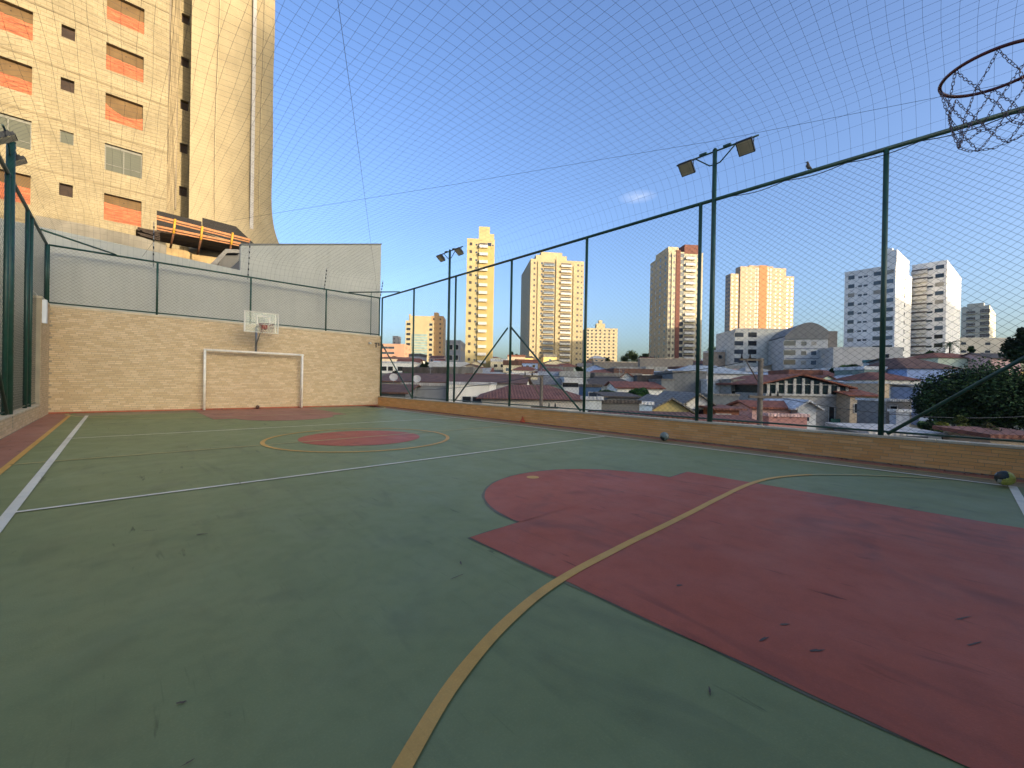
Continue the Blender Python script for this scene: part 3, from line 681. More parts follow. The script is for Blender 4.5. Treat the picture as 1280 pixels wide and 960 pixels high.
# floor slab edges show as thin proud bands
for k in range(-1, 12):
    z = TZ+ST_*k+.42-tz; q = MB(); q.box((-12.5,-.018,z),(1.98,-.001,z+.10)); q.build('slab_edge', mat('slab_band', lin('#857658'), .9, .2, 2), tw)
rnd = random.Random(11)
def netcurtain(w, h, sag, lean):
    t = MB(); n_ = 10
    for i in range(n_):
        f0, f1 = i/n_, (i+1)/n_
        top = lambda f: h*(1-sag*4*f*(1-f))+lean*h*(1-f)
        y0 = .02*math.sin(f0*9); y1 = .02*math.sin(f1*9)
        for j in range(5):
            z0a, z1a = top(f0)*j/5, top(f0)*(j+1)/5; z0b, z1b = top(f1)*j/5, top(f1)*(j+1)/5
            dy0 = .018*((j*7+i*3) % 4); dy1 = .018*(((j+1)*7+i*3) % 4)
            t.face([(w*f0,y0+dy0,z0a),(w*f1,y1+dy0,z0b),(w*f1,y1+dy1,z1b),(w*f0,y0+dy1,z1a)], smooth=False)
    return t
for (a, c, d, e, kind, k) in wins:
    w_ = c-a; h_ = e-d; glazed = (k == 1)
    if kind == 'big':
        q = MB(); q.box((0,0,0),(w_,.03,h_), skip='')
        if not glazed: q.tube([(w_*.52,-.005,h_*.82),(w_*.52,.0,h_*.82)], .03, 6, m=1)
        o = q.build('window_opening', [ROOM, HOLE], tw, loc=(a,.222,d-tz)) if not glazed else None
        if glazed:
            q = MB(); f = .05
            q.box((0,0,0),(w_,.05,f)); q.box((0,0,h_-.16),(w_,.05,h_)); q.box((0,0.001,f),(f,.049,h_-.16)); q.box((w_-f,.001,f),(w_,.049,h_-.16)); q.box((w_/2-.02,.002,f),(w_/2+.02,.048,h_-.16)); q.box((f,.003,.38),(w_/2-.02,.047,.41)); q.box((w_/2+.02,.003,.38),(w_-f,.047,.41))
            o = q.build('window', ALU, tw, loc=(a,.14,d-tz)); q = MB(); q.box((f,.022,f),(w_-f,.03,h_-.16)); q.build('pane', TWG, o)
        else:
            sag, lean, hh = (.45,.25,.5) if (k == 2 and a > -2) else (rnd.uniform(.03,.10), rnd.uniform(0,.10), rnd.uniform(.46,.62))
            netcurtain(w_-.01, h_*hh, sag, lean).build('debris_mesh', ORM, o, loc=(.005,-.17,.01))
    else:
        if glazed:
            q = MB(); f = .03; q.box((0,0,0),(w_,.04,f)); q.box((0,0,h_-f),(w_,.04,h_)); q.box((0,.001,f),(f,.039,h_-f)); q.box((w_-f,.001,f),(w_,.039,h_-f)); o = q.build('window', ALU, tw, loc=(a,.1,d-tz)); q = MB(); q.box((f,.015,f),(w_-f,.02,h_-f)); q.build('pane', TWG, o)
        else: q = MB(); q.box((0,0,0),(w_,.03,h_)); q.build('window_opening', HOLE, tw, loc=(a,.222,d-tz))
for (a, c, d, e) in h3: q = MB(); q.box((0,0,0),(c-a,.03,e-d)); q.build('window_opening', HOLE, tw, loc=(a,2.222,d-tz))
# grey vertical streaks beside the stair shaft, built as thin strips in the recess
for x_, w_ in ((2.12,.10),(2.30,.06),(2.52,.09)):
    q = MB(); q.box((x_,1.9,T0-tz+8),(x_+w_,1.985,T1-tz)); q.build('streak_strip', mat('streak_grey', lin('#857a68'), .9, .25, 2, stretch=(4,4,.3)), tw)
q = MB()
for k in range(40):
    z0 = 10.5+k*.9; z1 = z0+.9; f0 = k/40; f1 = (k+1)/40
    x0 = lambda f, z: 2.06+.42*f+.03*math.sin(z*1.3); w_ = .42
    q.face([(x0(f0,z0),1.75,z0-tz),(x0(f0,z0)+w_,1.80,z0-tz),(x0(f1,z1)+w_,1.80,z1-tz),(x0(f1,z1),1.75,z1-tz)])
q.build('hanging_sheet', mat('weathered_cloth', lin('#8d7f64'), .95, .3, 2, stretch=(6,6,.3), var2=.3, scale2=6), tw)
# beige debris netting draped over the right of the tower
def drape():
    t = MB(); NU, NZ = 64, 90; Z0, Z1 = 8.4, T1+.5
    def pt(i, j):
        f = i/NU; z = Z0+(Z1-Z0)*j/NZ; fl = max(0, 1-(z-Z0)/6.0)**3
        u = 3.06+(7.62-3.06)*f + fl*f*1.25 + .02*math.sin(z*.8)*f
        y = -.16-.055*abs(math.sin(f*13+.3*math.sin(z*.5)))-.012*math.sin(f*37+z*.6)-fl*1.6*(.3+f)
        y += -.012*math.sin(z*2.2+f*5)
        return (u, y, z-tz)
    for j in range(NZ+1):
        for i in range(NU+1): t.v.append(pt(i, j))
    for j in range(NZ):
        for i in range(NU):
            a = j*(NU+1)+i; t.f.append((a,a+1,a+NU+2,a+NU+1)); t.m.append(0); t.c.append(None); t.sm.append(True)
    j0 = len(t.v)
    for j in range(NZ+1):
        x_, y_, z_ = pt(NU, j)
        for k in range(5): t.v.append((x_+.05*math.sin(k), y_+.5*k*(1.0), z_))
    for j in range(NZ):
        for k in range(4): a = j0+j*5+k; t.f.append((a,a+1,a+6,a+5)); t.m.append(0); t.c.append(None); t.sm.append(True)
    return t
dm = mat('beige_net', lin('#9c8c6b'), .9, .10, .8, .5, 9, var2=.10, scale2=22, streak=.0)
nto = dm.node_tree; 
dn = drape().build('debris_net', dm, label='beige debris netting draped down the right side of the unfinished tower', cat='netting', loc=(0, TY, tz))
for x_ in (4.4, 6.9):
    q = MB(); q.tube([(x_+.08*math.sin(z*.3), -.33-.0*z, z-tz) for z in range(10, 47, 3)], .018, 4); q.build('tie_rope', mat('rope_pale', lin('#c7b48c'), .9, .1), dn)
q = MB(); q.box((6.28,-.46,9.6-tz),(6.48,-.36,T1-tz)); q.build('hoist_rail', mat('grey_rail', lin('#a39d95'), .6, .1), dn)
# ---------------------------------------------------------------- scaffold tray in front of tower
SC = 28.0
def AL(u, v, y):
    q = ray(u, v); k = y/q.y; return Vector((q.x*k, y, q.z*k+CAMH))
scf = thing('scaffold_platform', 'dark catch platform with orange rails and yellow posts at the foot of the tower', 'scaffold', (3, SC, 8)); so = Vector((3, SC, 8))
DKB = mat('dark_board', lin('#241f18'), .85, .3, 2, stretch=(1,1,6)); YP = mat('yellow_paint', lin('#c9962a'), .5, .15, 5); OR = mat('orange_rail', lin('#a87040'), .7, .2, 6)
def poly(name, pts, m, par, org, th=.05):
    t = MB(); p = [Vector(x)-org for x in pts]; t.face(p); t.face([x+Vector((0,th,0)) for x in p][::-1])
    for a, c in zip(p, p[1:]+p[:1]): t.face([a, a+Vector((0,th,0)), c+Vector((0,th,0)), c])
    return t.build(name, m, par)
poly('back_panel', [AL(196,290,29), AL(196,263,29.2), AL(252,277,29.2), AL(252,290,29), AL(300,306,29), AL(240,300,29)], DKB, scf, so)
poly('back_panel', [AL(253,290,29.1), AL(253,272,29.3), AL(295,283,29.3), AL(318,305,29.1), AL(300,304,29.1)], DKB, scf, so)
for k in range(6):
    f = k/5; a = AL(176-6*(k % 2), 286+7*f, 28.2+.7*k); c = AL(300, 307+11*f, 28.2+.7*k)
    t = MB(); t.obox(a-so, c-a, (0,.62,0), (0,0,.05+.02*(k % 2))); t.build('deck_plank', mat('dark_plank', lin('#4a3d2e'), .9, .4, 3), scf)
for v0, v1 in ((271.5,301),(284,307)):
    a = AL(196,v0,28.0); c = AL(313 if v0 < 280 else 301, v1 if v0 < 280 else 305.5,28.0); t = MB(); t.obox(a-so, c-a, (0,.05,0), (0,0,.11)); t.build('rail', OR, scf)
    t = MB(); t.obox(a-so+Vector((0,.08,-.10)), c-a, (0,.03,0), (0,0,.07)); t.build('rail', OR, scf)
for u, va, vb in ((219,274,292),(253,283,300),(291,291,306)):
    a = AL(u, va, 27.95)-so; c = AL(u-2, vb, 27.95)-so; t = MB(); t.tube([a, c], .055, 6); t.build('post', YP, scf)
    c2 = AL(u-6, vb+18, 28.6)-so; t = MB(); t.tube([c, c2], .05, 6); t.build('strut', mat('rusty_brown', lin('#6b4326'), .8, .3, 6), scf)
poly('box_frame', [AL(262,331,27.4), AL(282,311,27.4), AL(300,312,27.4), AL(300,316,27.4), AL(284,316,27.4), AL(270,332,27.4)], mat('grey_frame', lin('#77736c'), .8, .15), scf, so, .3)
poly('dark_hole_panel', [AL(270,334,27.8), AL(283,315,27.8), AL(301,315,27.8), AL(301,340,27.8)], BLACK, scf, so, .4)  # black panel stands for the darkness inside a hole
# site walls between court and tower
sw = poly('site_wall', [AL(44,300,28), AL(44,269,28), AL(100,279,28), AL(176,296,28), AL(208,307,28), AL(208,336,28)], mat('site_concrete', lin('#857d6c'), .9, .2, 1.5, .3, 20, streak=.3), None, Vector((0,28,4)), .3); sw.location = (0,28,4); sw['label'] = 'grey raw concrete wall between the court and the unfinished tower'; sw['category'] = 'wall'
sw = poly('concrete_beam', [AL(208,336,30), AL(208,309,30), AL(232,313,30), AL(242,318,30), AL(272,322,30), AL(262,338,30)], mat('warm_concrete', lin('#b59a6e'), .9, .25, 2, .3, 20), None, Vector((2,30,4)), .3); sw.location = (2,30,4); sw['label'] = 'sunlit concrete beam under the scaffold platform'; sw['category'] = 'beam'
t = MB()
# stack of dark timber ends
for k in range(5):
    a = AL(172+3*(k % 3), 285+2.2*k, 28.1); c = AL(200, 292+2.2*k, 28.1); t.obox(a-so, c-a, (0,.2,0), (0,0,.06))
t.build('timber_end', mat('old_timber', lin('#3d3024'), .9, .3, 5), scf)
# neighbour wall behind court
gw = thing('neighbour_wall', 'smooth pale grey wall with a raised sloping right part behind the back fence', 'wall', (3.5, 18.3, 0))
GW = mat('grey_render', lin('#b3b2a6'), .8, .06, .6, .15, 20, var2=.03, scale2=9, streak=.08)
o_ = Vector((3.5, 18.3, 0)); t = MB()
prof = [(-2.6,-5),(8.76,-5),(8.76,7.39),(3.25,6.05),(3.25,5.13),(1.13,5.25),(-2.6,5.47)]
p = [Vector((x-3.5, 0, z)) for x, z in prof]; t.face(p); t.face([q+Vector((0,.2,0)) for q in p][::-1])
for a, c in zip(p, p[1:]+p[:1]): t.face([a, a+Vector((0,.2,0)), c+Vector((0,.2,0)), c])
t.build('wall_body', GW, gw)
a, c = Vector((3.23-3.5,-.02,6.06)), Vector((8.78-3.5,-.02,7.40)); t = MB(); t.obox(a, c-a, (0,.24,0), (0,0,.05)); t.build('flashing', mat('dark_flashing', lin('#6f6f68'), .6, .1), gw)
lwn = MB(); lwn.box((-.2,2.2,-5),(0,10.2,5.0)); lwn.build('boundary_wall', mat('mossy_render', lin('#8f8d72'), .9, .35, .9, .4, 12, var2=.25, scale2=5, streak=.45), label='stained mossy boundary wall seen through the left fence', cat='wall', loc=(-2.9, 8, 0))
# fence-level wire clutter: roof behind the grey wall
t = MB(); t.box((3.5,18.55,4.2),(8.7,26,5.9)); t.box((-2.4,18.55,-5),(8.7,26,4.19)); t.build('shed', CONC, label='low shed hidden behind the pale grey wall', cat='building')
# ---------------------------------------------------------------- foliage
BARK = mat('bark', lin('#4a3f33'), .95, .3, 6, .5, 20)
def leafmat(name, c):
    m = mat(name, (1,1,1), .75, .25, .8, attr=True, spec=.2); return m
LEAF = leafmat('leaf', None)
def crown(rnd, cx, cz, rx, ry, rz, n, leaf, cols, clumps=14):
    b = MB(); cl = []
    for k in range(clumps):
        d = Vector((rnd.gauss(0,1), rnd.gauss(0,1), rnd.gauss(0,.8))).normalized()*rnd.uniform(.35,.92)
        cl.append((Vector((d.x*rx, d.y*ry, d.z*rz)), rnd.uniform(.22,.42), rnd.choice(cols)))
    for k in range(n):
        c, s_, co = cl[k % clumps]; d = Vector((rnd.gauss(0,1), rnd.gauss(0,1), rnd.gauss(0,1))).normalized()*(rnd.random()**.4)
        p = c+Vector((d.x*rx*s_, d.y*ry*s_, d.z*rz*s_*1.1)); p.z += cz
        a = Vector((rnd.uniform(-1,1), rnd.uniform(-1,1), rnd.uniform(-.6,.6))).normalized(); e = a.orthogonal().normalized(); e.rotate(Matrix.Rotation(rnd.uniform(0,6.28), 3, a))
        L = leaf*rnd.uniform(.6,1.4); w_ = L*.5; q = rnd.uniform(.7,1.3); col = tuple(x*q for x in co)
        b.face([p-a*L, p+e*w_, p+a*L, p-e*w_], col=col)
    return b
def tree(label, base, h, rx, rz, n=2500, leaf=.12, cols=None, name='tree', group=None, seed=0, ry=None):
    rnd = random.Random(seed); t_ = thing(name, label, 'tree', base, 0, group)
    cols = cols or [lin('#2c3d22'), lin('#3a4d2a'), lin('#22301c'), lin('#46582f')]
    k = MB(); cz = h-rz; k.tube([(0,0,-.3),(.1,0,cz*.5),(0,.1,cz)], [.06*h/3+.05,.05*h/3+.03,.03], 7)
    for i in range(5):
        a = i*1.26; k.tube([(.05,0,cz*.6),(rx*.3*math.cos(a),rx*.3*math.sin(a),cz),(rx*.7*math.cos(a),rx*.7*math.sin(a),cz+rz*.4)], [.05,.035,.015], 5)
    k.build('trunk', BARK, t_)
    crown(rnd, 0, cz, rx, ry or rx, rz, n, leaf, cols, max(8, int(n/180))).build('crown', LEAF, t_)
    return t_
# ---------------------------------------------------------------- generic buildings
def WM(c, nm=None): return mat('wall_'+c, lin('#'+c), .85, .10, .35, .2, 6, var2=.06, scale2=2.5, streak=.16)
def RM(c):
    nm = 'roof_'+c
    if nm in MATS: return MATS[nm]
    m = mat(nm, lin('#'+c), .85, .3, .5, 0, 4, stretch=(3,3,1), var2=.22, scale2=4); t = m.node_tree; L = t.links.new; b = t.nodes['Principled BSDF']
    tc = N(t, 'ShaderNodeTexCoord'); wv = N(t, 'ShaderNodeTexWave'); L(tc.outputs['Object'], wv.inputs['Vector']); wv.inputs['Scale'].default_value = 1.5; wv.inputs['Distortion'].default_value = .4; wv.inputs['Detail'].default_value = 2
    bp = N(t, 'ShaderNodeBump'); bp.inputs['Strength'].default_value = .5; bp.inputs['Distance'].default_value = .06; L(wv.outputs['Fac'], bp.inputs['Height']); L(bp.outputs[0], b.inputs['Normal'])
    src = b.inputs['Base Color'].links[0].from_socket; vm = N(t, 'ShaderNodeVectorMath', operation='SCALE'); mr = N(t, 'ShaderNodeMapRange'); L(wv.outputs['Fac'], mr.inputs[0]); mr.inputs[3].default_value = .86; mr.inputs[4].default_value = 1.06
    L(src, vm.inputs[0]); L(mr.outputs[0], vm.inputs['Scale']); L(vm.outputs[0], b.inputs['Base Color']); return m
WGL = [glass('window_dark', lin('#20242a')), glass('window_mid', lin('#3c434b')), glass('window_blue', lin('#55626e')), glass('window_brown', lin('#3a2d24'), .3)]
WFR = mat('window_frame_white', lin('#c4c0b6'), .6, .1)
SHUT = mat('roller_shutter', lin('#9d978a'), .7, .2, 5, .5, 4, stretch=(.3,.3,20))
_wc = {}
def winmesh(w, h, g, proud=.05, frame=True):
    key = (round(w,2), round(h,2), g, frame)
    if key not in _wc:
        b = MB(); f = .05
        b.box((-w/2,-.012,0),(w/2,.0,h), 0, skip='n')
        if frame:
            b.box((-w/2-f,-proud,-f),(w/2+f,0,0), 1, skip='n'); b.box((-w/2-f,-proud,h),(w/2+f,0,h+f), 1, skip='n'); b.box((-w/2-f,-proud,0),(-w/2,0,h), 1, skip='n'); b.box((w/2,-proud,0),(w/2+f,0,h), 1, skip='n')
        me = bpy.data.meshes.new('window'); me.from_pydata(b.v, [], b.f); me.materials.append(WGL[g] if g < 4 else SHUT); me.materials.append(WFR); me.polygons.foreach_set('material_index', b.m); me.update(); _wc[key] = me
    return _wc[key]
_bc = {}
def balcmesh(w, h, dep, rail):
    key = (round(w,2), round(h,2), dep, rail)
    if key not in _bc:
        b = MB()
        b.box((-w/2,-.015,.1),(w/2,0,h*.86), 0, skip='n')
        b.box((-w/2,-dep,-.08),(w/2,0,.1), 1); 
        if rail == 'solid': b.box((-w/2,-dep,.1),(w/2,-dep+.1,1.0), 1); b.box((-w/2,-dep+.1,.1),(-w/2+.1,0,1.0), 1); b.box((w/2-.1,-dep+.1,.1),(w/2,0,1.0), 1)
        elif rail == 'glass': b.box((-w/2,-dep,.1),(w/2,-dep+.05,1.0), 2); b.box((-w/2,-dep-.02,1.0),(w/2,-dep+.07,1.06), 1)
        else:
            for k in range(int(w/.5)+1): b.box((-w/2+k*.5,-dep,.1),(-w/2+k*.5+.05,-dep+.05,1.0), 1)
            b.box((-w/2,-dep,1.0),(w/2,-dep+.06,1.08), 1)
        me = bpy.data.meshes.new('balcony'); me.from_pydata(b.v, [], b.f); me.materials.append(WGL[3]); me.materials.append(WFR); me.materials.append(WGL[2]); me.polygons.foreach_set('material_index', b.m); me.update(); _bc[key] = me
    return _bc[key]
def hpole(u, d, phi):
    pass
def frame_from(uA, uB, uS, d, phi, depth=None):
    """front face from column uA to uB at depth d, turned by phi; uS is the far edge of the visible side"""
    A = at(uA, 470, d); A.z = 0; ang = -YAW+R(phi); e = Vector((math.cos(ang), math.sin(ang), 0)); n = Vector((-e.y, e.x, 0))   # n points away from camera
    w = solve(A, e, uB); B = A+e*w
    if uS is None: dp = depth
    elif uS < uA: dp = solve(A, n, uS)
    else: dp = solve(B, n, uS)
    return A, e, n, w, abs(dp), ang
def zat(u, v, d): return at(u, v, d).z
def tower(label, uA, uB, uS, d, phi, vtop, storey, front, side='auto', col='d8c9a0', depth=None, name='apartment_tower', group=None, extras=None, vbot=None, cat='building', scol=None):
    A, e, n, w, dp, ang = frame_from(uA, uB, uS, d, phi, depth)
    dp = min(max(dp, 6), 40); zb = terr(A.x, A.y)-2; H = zat(uA, vtop, d)-zb
    T = thing(name, label, cat, (A.x, A.y, zb), ang, group)
    m = WM(col)
    b = MB(); b.box((0,0,0),(w,dp,H)); 
    b.box((-.05,-.05,H+.001),(w+.05,.15,H+.7)); b.box((-.05,.151,H+.001),(.15,dp+.05,H+.7)); b.box((w-.15,.151,H+.001),(w+.05,dp+.05,H+.7)); b.build('wall', m, T)
    cnt = [0, 0]
    def colwins(cols, P, rz, width, zoff=0):
        nf = int((H-1.2)/storey)
        for (fx, ww, wh, kind, *o_) in cols:
            g0 = o_[0] if o_ else 0
            for k in range(nf):
                z = H-storey*(k+1)+.95
                if z < 1 or (vbot and z+zb < zat(uA, vbot, d)): continue
                if cnt[0 if kind != 'b' else 1] > 290: continue
                x = fx*width; q = P(x)
                if kind == 'w':
                    g_ = random.choice([g0, g0, g0, 1, 2, 4]) if o_ and len(o_) > 1 else g0
                    ob = link('window', winmesh(ww, wh, g_, frame=ww > 1.3), T); ob.location = (q[0], q[1], z); cnt[0] += 1
                elif kind == 'b':
                    ob = link('balcony', balcmesh(ww, wh, 1.1, o_[1] if len(o_) > 1 else 'solid'), T); ob.location = (q[0], q[1], z-.85); cnt[1] += 1
                ob.rotation_euler = (0, 0, rz)
    colwins(front, lambda x: (x, -.001), 0, w)
    sidecols = [(.25,1.2,1.2,'w',0),(.75,1.2,1.2,'w',0)] if side == 'auto' else side
    if uS is not None and uS < uA: colwins(sidecols, lambda x: (-.001, x), -math.pi/2, dp)
    else: colwins(sidecols, lambda x: (w+.001, x), math.pi/2, dp)
    if extras: extras(T, w, dp, H, m)
    return T
def addbox(T, name, a, b_, m):
    t = MB(); t.box((0,0,0), (b_[0]-a[0], b_[1]-a[1], b_[2]-a[2])); return t.build(name, m, T, loc=a)
# --- office block with glass front (far left)
def ex(T, w, dp, H, m):
    addbox(T, 'glass_front', (w*.22,-.25,H*.02), (w*.78,-.01,H*.72), glass('office_glass', lin('#8fa6a0'), .12))
    for k in range(1, 12): addbox(T, 'mullion_band', (w*.22,-.32,H*.06*k), (w*.78,-.251,H*.06*k+.35), m)
    addbox(T, 'roof_block', (w*.12,1,H), (w*.9,dp-1,H+4), m)
    addbox(T, 'sign_mast', (w*.1,1.5,H), (w*.16,2.5,H+5), WM('c9a06c'))
tower('yellow-lit office block with a pale glass front, far left of the skyline', 506, 541, None, 265, 4, 402, 3.2, [(.1,2.5,1.6,'w',0),(.9,2,1.6,'w',0)], col='b8a880', depth=18, extras=ex, name='office_building')
def ex(T, w, dp, H, m): addbox(T, 'roof_block', (w*.2,1,H), (w*.55,8,H+3), m)
tower('narrow orange-cream tower joined to the office block, far left skyline', 538, 553, None, 268, 4, 396, 3.0, [(.2,1.1,1.2,'w',3),(.75,1.1,1.2,'w',3)], col='b08f66', depth=18, extras=ex)
tower('low salmon block with horizontal window bands, far left edge of the skyline', 476, 505, None, 250, 0, 431, 3.2, [(f,4.0,1.3,'w',1) for f in (.15,.42)], col='c99a7c', depth=15, name='office_building')
addT = tower('small distant grey block just above the salmon block', 490, 497, None, 330, 0, 421, 3, [(.3,1,1,'w',1)], col='8f8c8a', depth=8)
# --- slim cream tower
def ex(T, w, dp, H, m):
    addbox(T, 'penthouse', (w*.42,.6,H), (w*.98,dp*.8,H+2.9), m); addbox(T, 'water_tank_block', (w*.42,1.2,H+2.9), (w*.82,dp*.6,H+5.8), m); addbox(T, 'bay', (w*.42,-.35,0), (w*.97,0,H-2), WM('b09a62'))
tower('slim tall cream tower with a column of balconies, left of centre', 581, 615.5, 577.5, 158, 5, 300, 2.9, [(.14,1.0,1.1,'w',3),(.34,.7,.7,'w',1),(.44,.9,.8,'w',0),(.60,3.2,2.2,'b',3,'solid'),(.81,1.5,1.3,'w',0),(.93,.6,.6,'w',1)], [(.3,1.0,1.2,'w',0),(.7,1.0,1.2,'w',0)], col='b3a274', extras=ex)
# --- dark grey low block left of it
tower('dark grey block in shade at the left foot of the slim cream tower', 556.5, 575, None, 120, 0, 428, 3, [(.3,1.4,1.4,'w',0),(.7,1.4,1.4,'w',0)], col='6d7076', depth=12)
# --- wide cream tower with shadow on lower half
def ex(T, w, dp, H, m):
    addbox(T, 'penthouse', (w*.1,1,H), (w*.68,dp*.8,H+3.2), m); addbox(T, 'roof_block', (w*.2,2,H+3.2), (w*.6,dp*.6,H+5.2), m)
    addbox(T, 'pilaster', (w*.13,-.5,0), (w*.17,-.001,H-.5), m); addbox(T, 'pilaster', (w*.47,-.6,0), (w*.52,-.001,H+1.5), m); addbox(T, 'pilaster', (w*.80,-.5,0), (w*.83,-.001,H-2), m)
tower('wide cream tower with two balcony columns, just right of the slim tower', 661, 727.5, 649.5, 217, 7, 325, 2.9, [(.07,1.0,1.1,'w',3),(.21,1.2,1.1,'w',1),(.34,5.6,2.4,'b',1,'glass'),(.66,5.6,2.4,'b',1,'solid'),(.89,1.1,1.1,'w',3),(.96,.8,.8,'w',3)], [(.2,1,1.2,'w',3),(.5,1,1.2,'w',3),(.8,1,1.2,'w',3)], col='b3a27e', extras=ex)
def ex(T, w, dp, H, m): addbox(T, 'roof_block', (w*.35,2,H), (w*.62,8,H+5), m); addbox(T, 'roof_tower', (w*.43,3,H+5), (w*.54,7,H+8), m)
tower('squat cream block with a regular grid of small dark windows', 731, 771, None, 360, 0, 411, 2.9, [(f,1.5,1.4,'w',0) for f in (.08,.2,.33,.46,.6,.74,.88)], col='b3a482', depth=20, extras=ex)
# --- tower with red strip
RED = mat('brick_red_strip', lin('#70463a'), .85, .15, 1)
def ex(T, w, dp, H, m):
    addbox(T, 'red_strip', (w*.22,-.25,0), (w*.34,-.001,H+1.5), RED); addbox(T, 'red_crown', (w*.45,-.15,H), (w*.86,dp*.7,H+4.2), RED); addbox(T, 'roof_block', (w*.0,.5,H), (w*.3,dp*.7,H+3), m)
    addbox(T, 'white_pier', (w*.09,-.4,0), (w*.12,-.001,H), WM('c2b898'))
tower('tall tower with a brick-red strip, white balconies and a grey left flank', 833, 876, 810.5, 195, 5, 316, 2.9, [(.055,1.2,1.3,'w',3),(.165,1.0,1.2,'w',3),(.285,.9,1.5,'w',0),(.40,1.8,1.9,'w',0),(.62,4.8,2.3,'b',0,'solid'),(.87,1.4,1.3,'w',0)], [(.15,1.3,1.3,'w',0),(.42,1.3,1.5,'w',0),(.66,.8,1.6,'w',1),(.9,1.3,1.3,'w',0)], col='b8ac8e', extras=ex)
# --- stepped cream-orange tower
def ex(T, w, dp, H, m):
    hc = H+6.3
    addbox(T, 'centre_block', (w*.14,-.8,0), (w*.86,dp*.8,hc), m); addbox(T, 'centre_strip', (w*.435,-1.0,0), (w*.555,-.801,hc+1.5), WM('a5764e'))
    addbox(T, 'crown_block', (w*.3,1,hc), (w*.68,dp*.6,hc+1.6), m)
    for fx in (.24,.31,.40,.60,.70,.77):
        big = fx in (.40,.60)
        for k in range(22):
            ob = link('window', winmesh(3.2 if big else 1.2, 1.9 if big else 1.2, 0, frame=False), T); ob.location = (fx*w, -.802, hc-2.6-2.9*k); 
    addbox(T, 'pilaster', (w*.395,-.95,0), (w*.405,-.801,hc), m); addbox(T, 'pilaster', (w*.595,-.95,0), (w*.605,-.801,hc), m)
tower('broad salmon-cream tower with a stepped top and orange centre strip', 911, 990, 904.5, 316, 6, 343, 2.9, [(.03,1.1,1.1,'w',3),(.10,1.1,1.1,'w',3),(.90,1.1,1.1,'w',3),(.97,1.1,1.1,'w',3)], [(.3,1.2,1.2,'w',1),(.7,1.2,1.2,'w',1)], col='b39a80', extras=ex)
# --- white towers on the right
WT = 'e8e4dc'
def ex(T, w, dp, H, m): 
    addbox(T, 'lift_core', (w*.72,1.2,H), (w-.02,dp*.8,H+5.5), m); addbox(T, 'antenna_box', (w*.8,2,H+5.5), (w*.9,4,H+6.4), m)
tower('white slab tower with rows of small windows on its shaded face, right', 1053.5, 1117, 1137.5, 138, -52, 343, 2.9, [(.14,1.6,1.2,'w',1,1),(.32,1.0,.6,'w',1),(.43,1.0,.6,'w',1),(.66,1.8,1.2,'w',1,1),(.9,1.6,1.2,'w',1,1)], [(.55,1.3,1.2,'w',1)], col=WT, extras=ex)
tower('white tower with a column of deep balconies, right of the white slab tower', 1137.5, 1181, 1199, 145, -52, 334, 2.9, [(.22,4.0,2.0,'b',0,'solid'),(.52,1.6,.6,'w',0),(.8,2.0,1.3,'w',0,1)], [(.9,.8,.8,'w',1)], col=WT)
tower('lower white building with balconies at the right end of the skyline', 1200, 1235, 1264, 210, -52, 386, 3.0, [(.35,3.0,1.6,'b',0,'bars'),(.85,3.2,2.0,'b',0,'bars')], [(.2,1.2,1.2,'w',1)], col='c8c2ae', extras=lambda T, w, dp, H, m: addbox(T, 'roof_block', (w*.2,1,H), (w*.8,6,H+2.2), m))
addT = tower('long low cream wall building beneath the white balcony building', 1196, 1272, None, 170, -5, 424, 3.2, [(.1,2,1,'w',1),(.5,2,1,'w',1),(.8,2,1,'w',1)], col='b9b2a2', depth=8, name='low_building')
tower('pale base building at the foot of the white slab tower', 1041, 1128, None, 118, -12, 437, 3.2, [(.75,2,1.0,'w',0)], col='b7b4ae', depth=10, name='low_building')
# --- mid grey apartment blocks
def ex(T, w, dp, H, m):
    addbox(T, 'roof_parapet', (-.15,-.15,H+.71), (w+.15,.2,H+1.0), m)
tower('pale grey four-storey block with paired windows, in front of the stepped tower', 918, 986, None, 143, -3, 414, 2.9, [(.07,3.0,1.5,'w',1),(.32,2.8,1.6,'w',0)], col='cfcabc', depth=15, extras=ex, name='apartment_block')
def ex(T, w, dp, H, m):
    t = MB(); n_ = 16
    for k in range(n_):
        f0, f1 = k/n_, (k+1)/n_; z0 = H+.2+4.8*math.sin(math.pi*min(1, f0*.8+.05)); z1 = H+.2+4.8*math.sin(math.pi*min(1, f1*.8+.05))
        t.face([(w*f0,-.3,z0),(w*f1,-.3,z1),(w*f1,dp,z1),(w*f0,dp,z0)]); t.face([(w*f0,-.3,H-.01),(w*f1,-.3,H-.01),(w*f1,-.3,z1),(w*f0,-.3,z0)])
        t.face([(w*f1,dp,H),(w*f0,dp,H),(w*f0,dp,z0),(w*f1,dp,z1)])
    z1 = H+.2+4.8*math.sin(math.pi*.85); t.face([(w,-.3,H),(w,dp,H),(w,dp,z1),(w,-.3,z1)])
    t.build('curved_roof', mat('grey_sheet_roof', lin('#74736f'), .7, .15, 1), T)
    for k in range(1, 5): addbox(T, 'floor_band', (-.05,-.08,H-3.0*k), (w+.05,-.001,H-3.0*k+.25), WM('7c7f85'))
    addbox(T, 'side_wing', (w+.02,1.5,0), (w*1.27,dp,H+2.5), WM('7a746c'))
tower('blue-grey block with a curved roof and floor bands, right of the pale grey block', 980, 1034, None, 128, -14, 424, 2.9, [(.12,3.2,1.5,'w',1),(.45,1.4,1.2,'w',1,1),(.68,1.4,1.2,'w',2,1)], col='b5b5b2', depth=14, extras=ex, name='apartment_block')
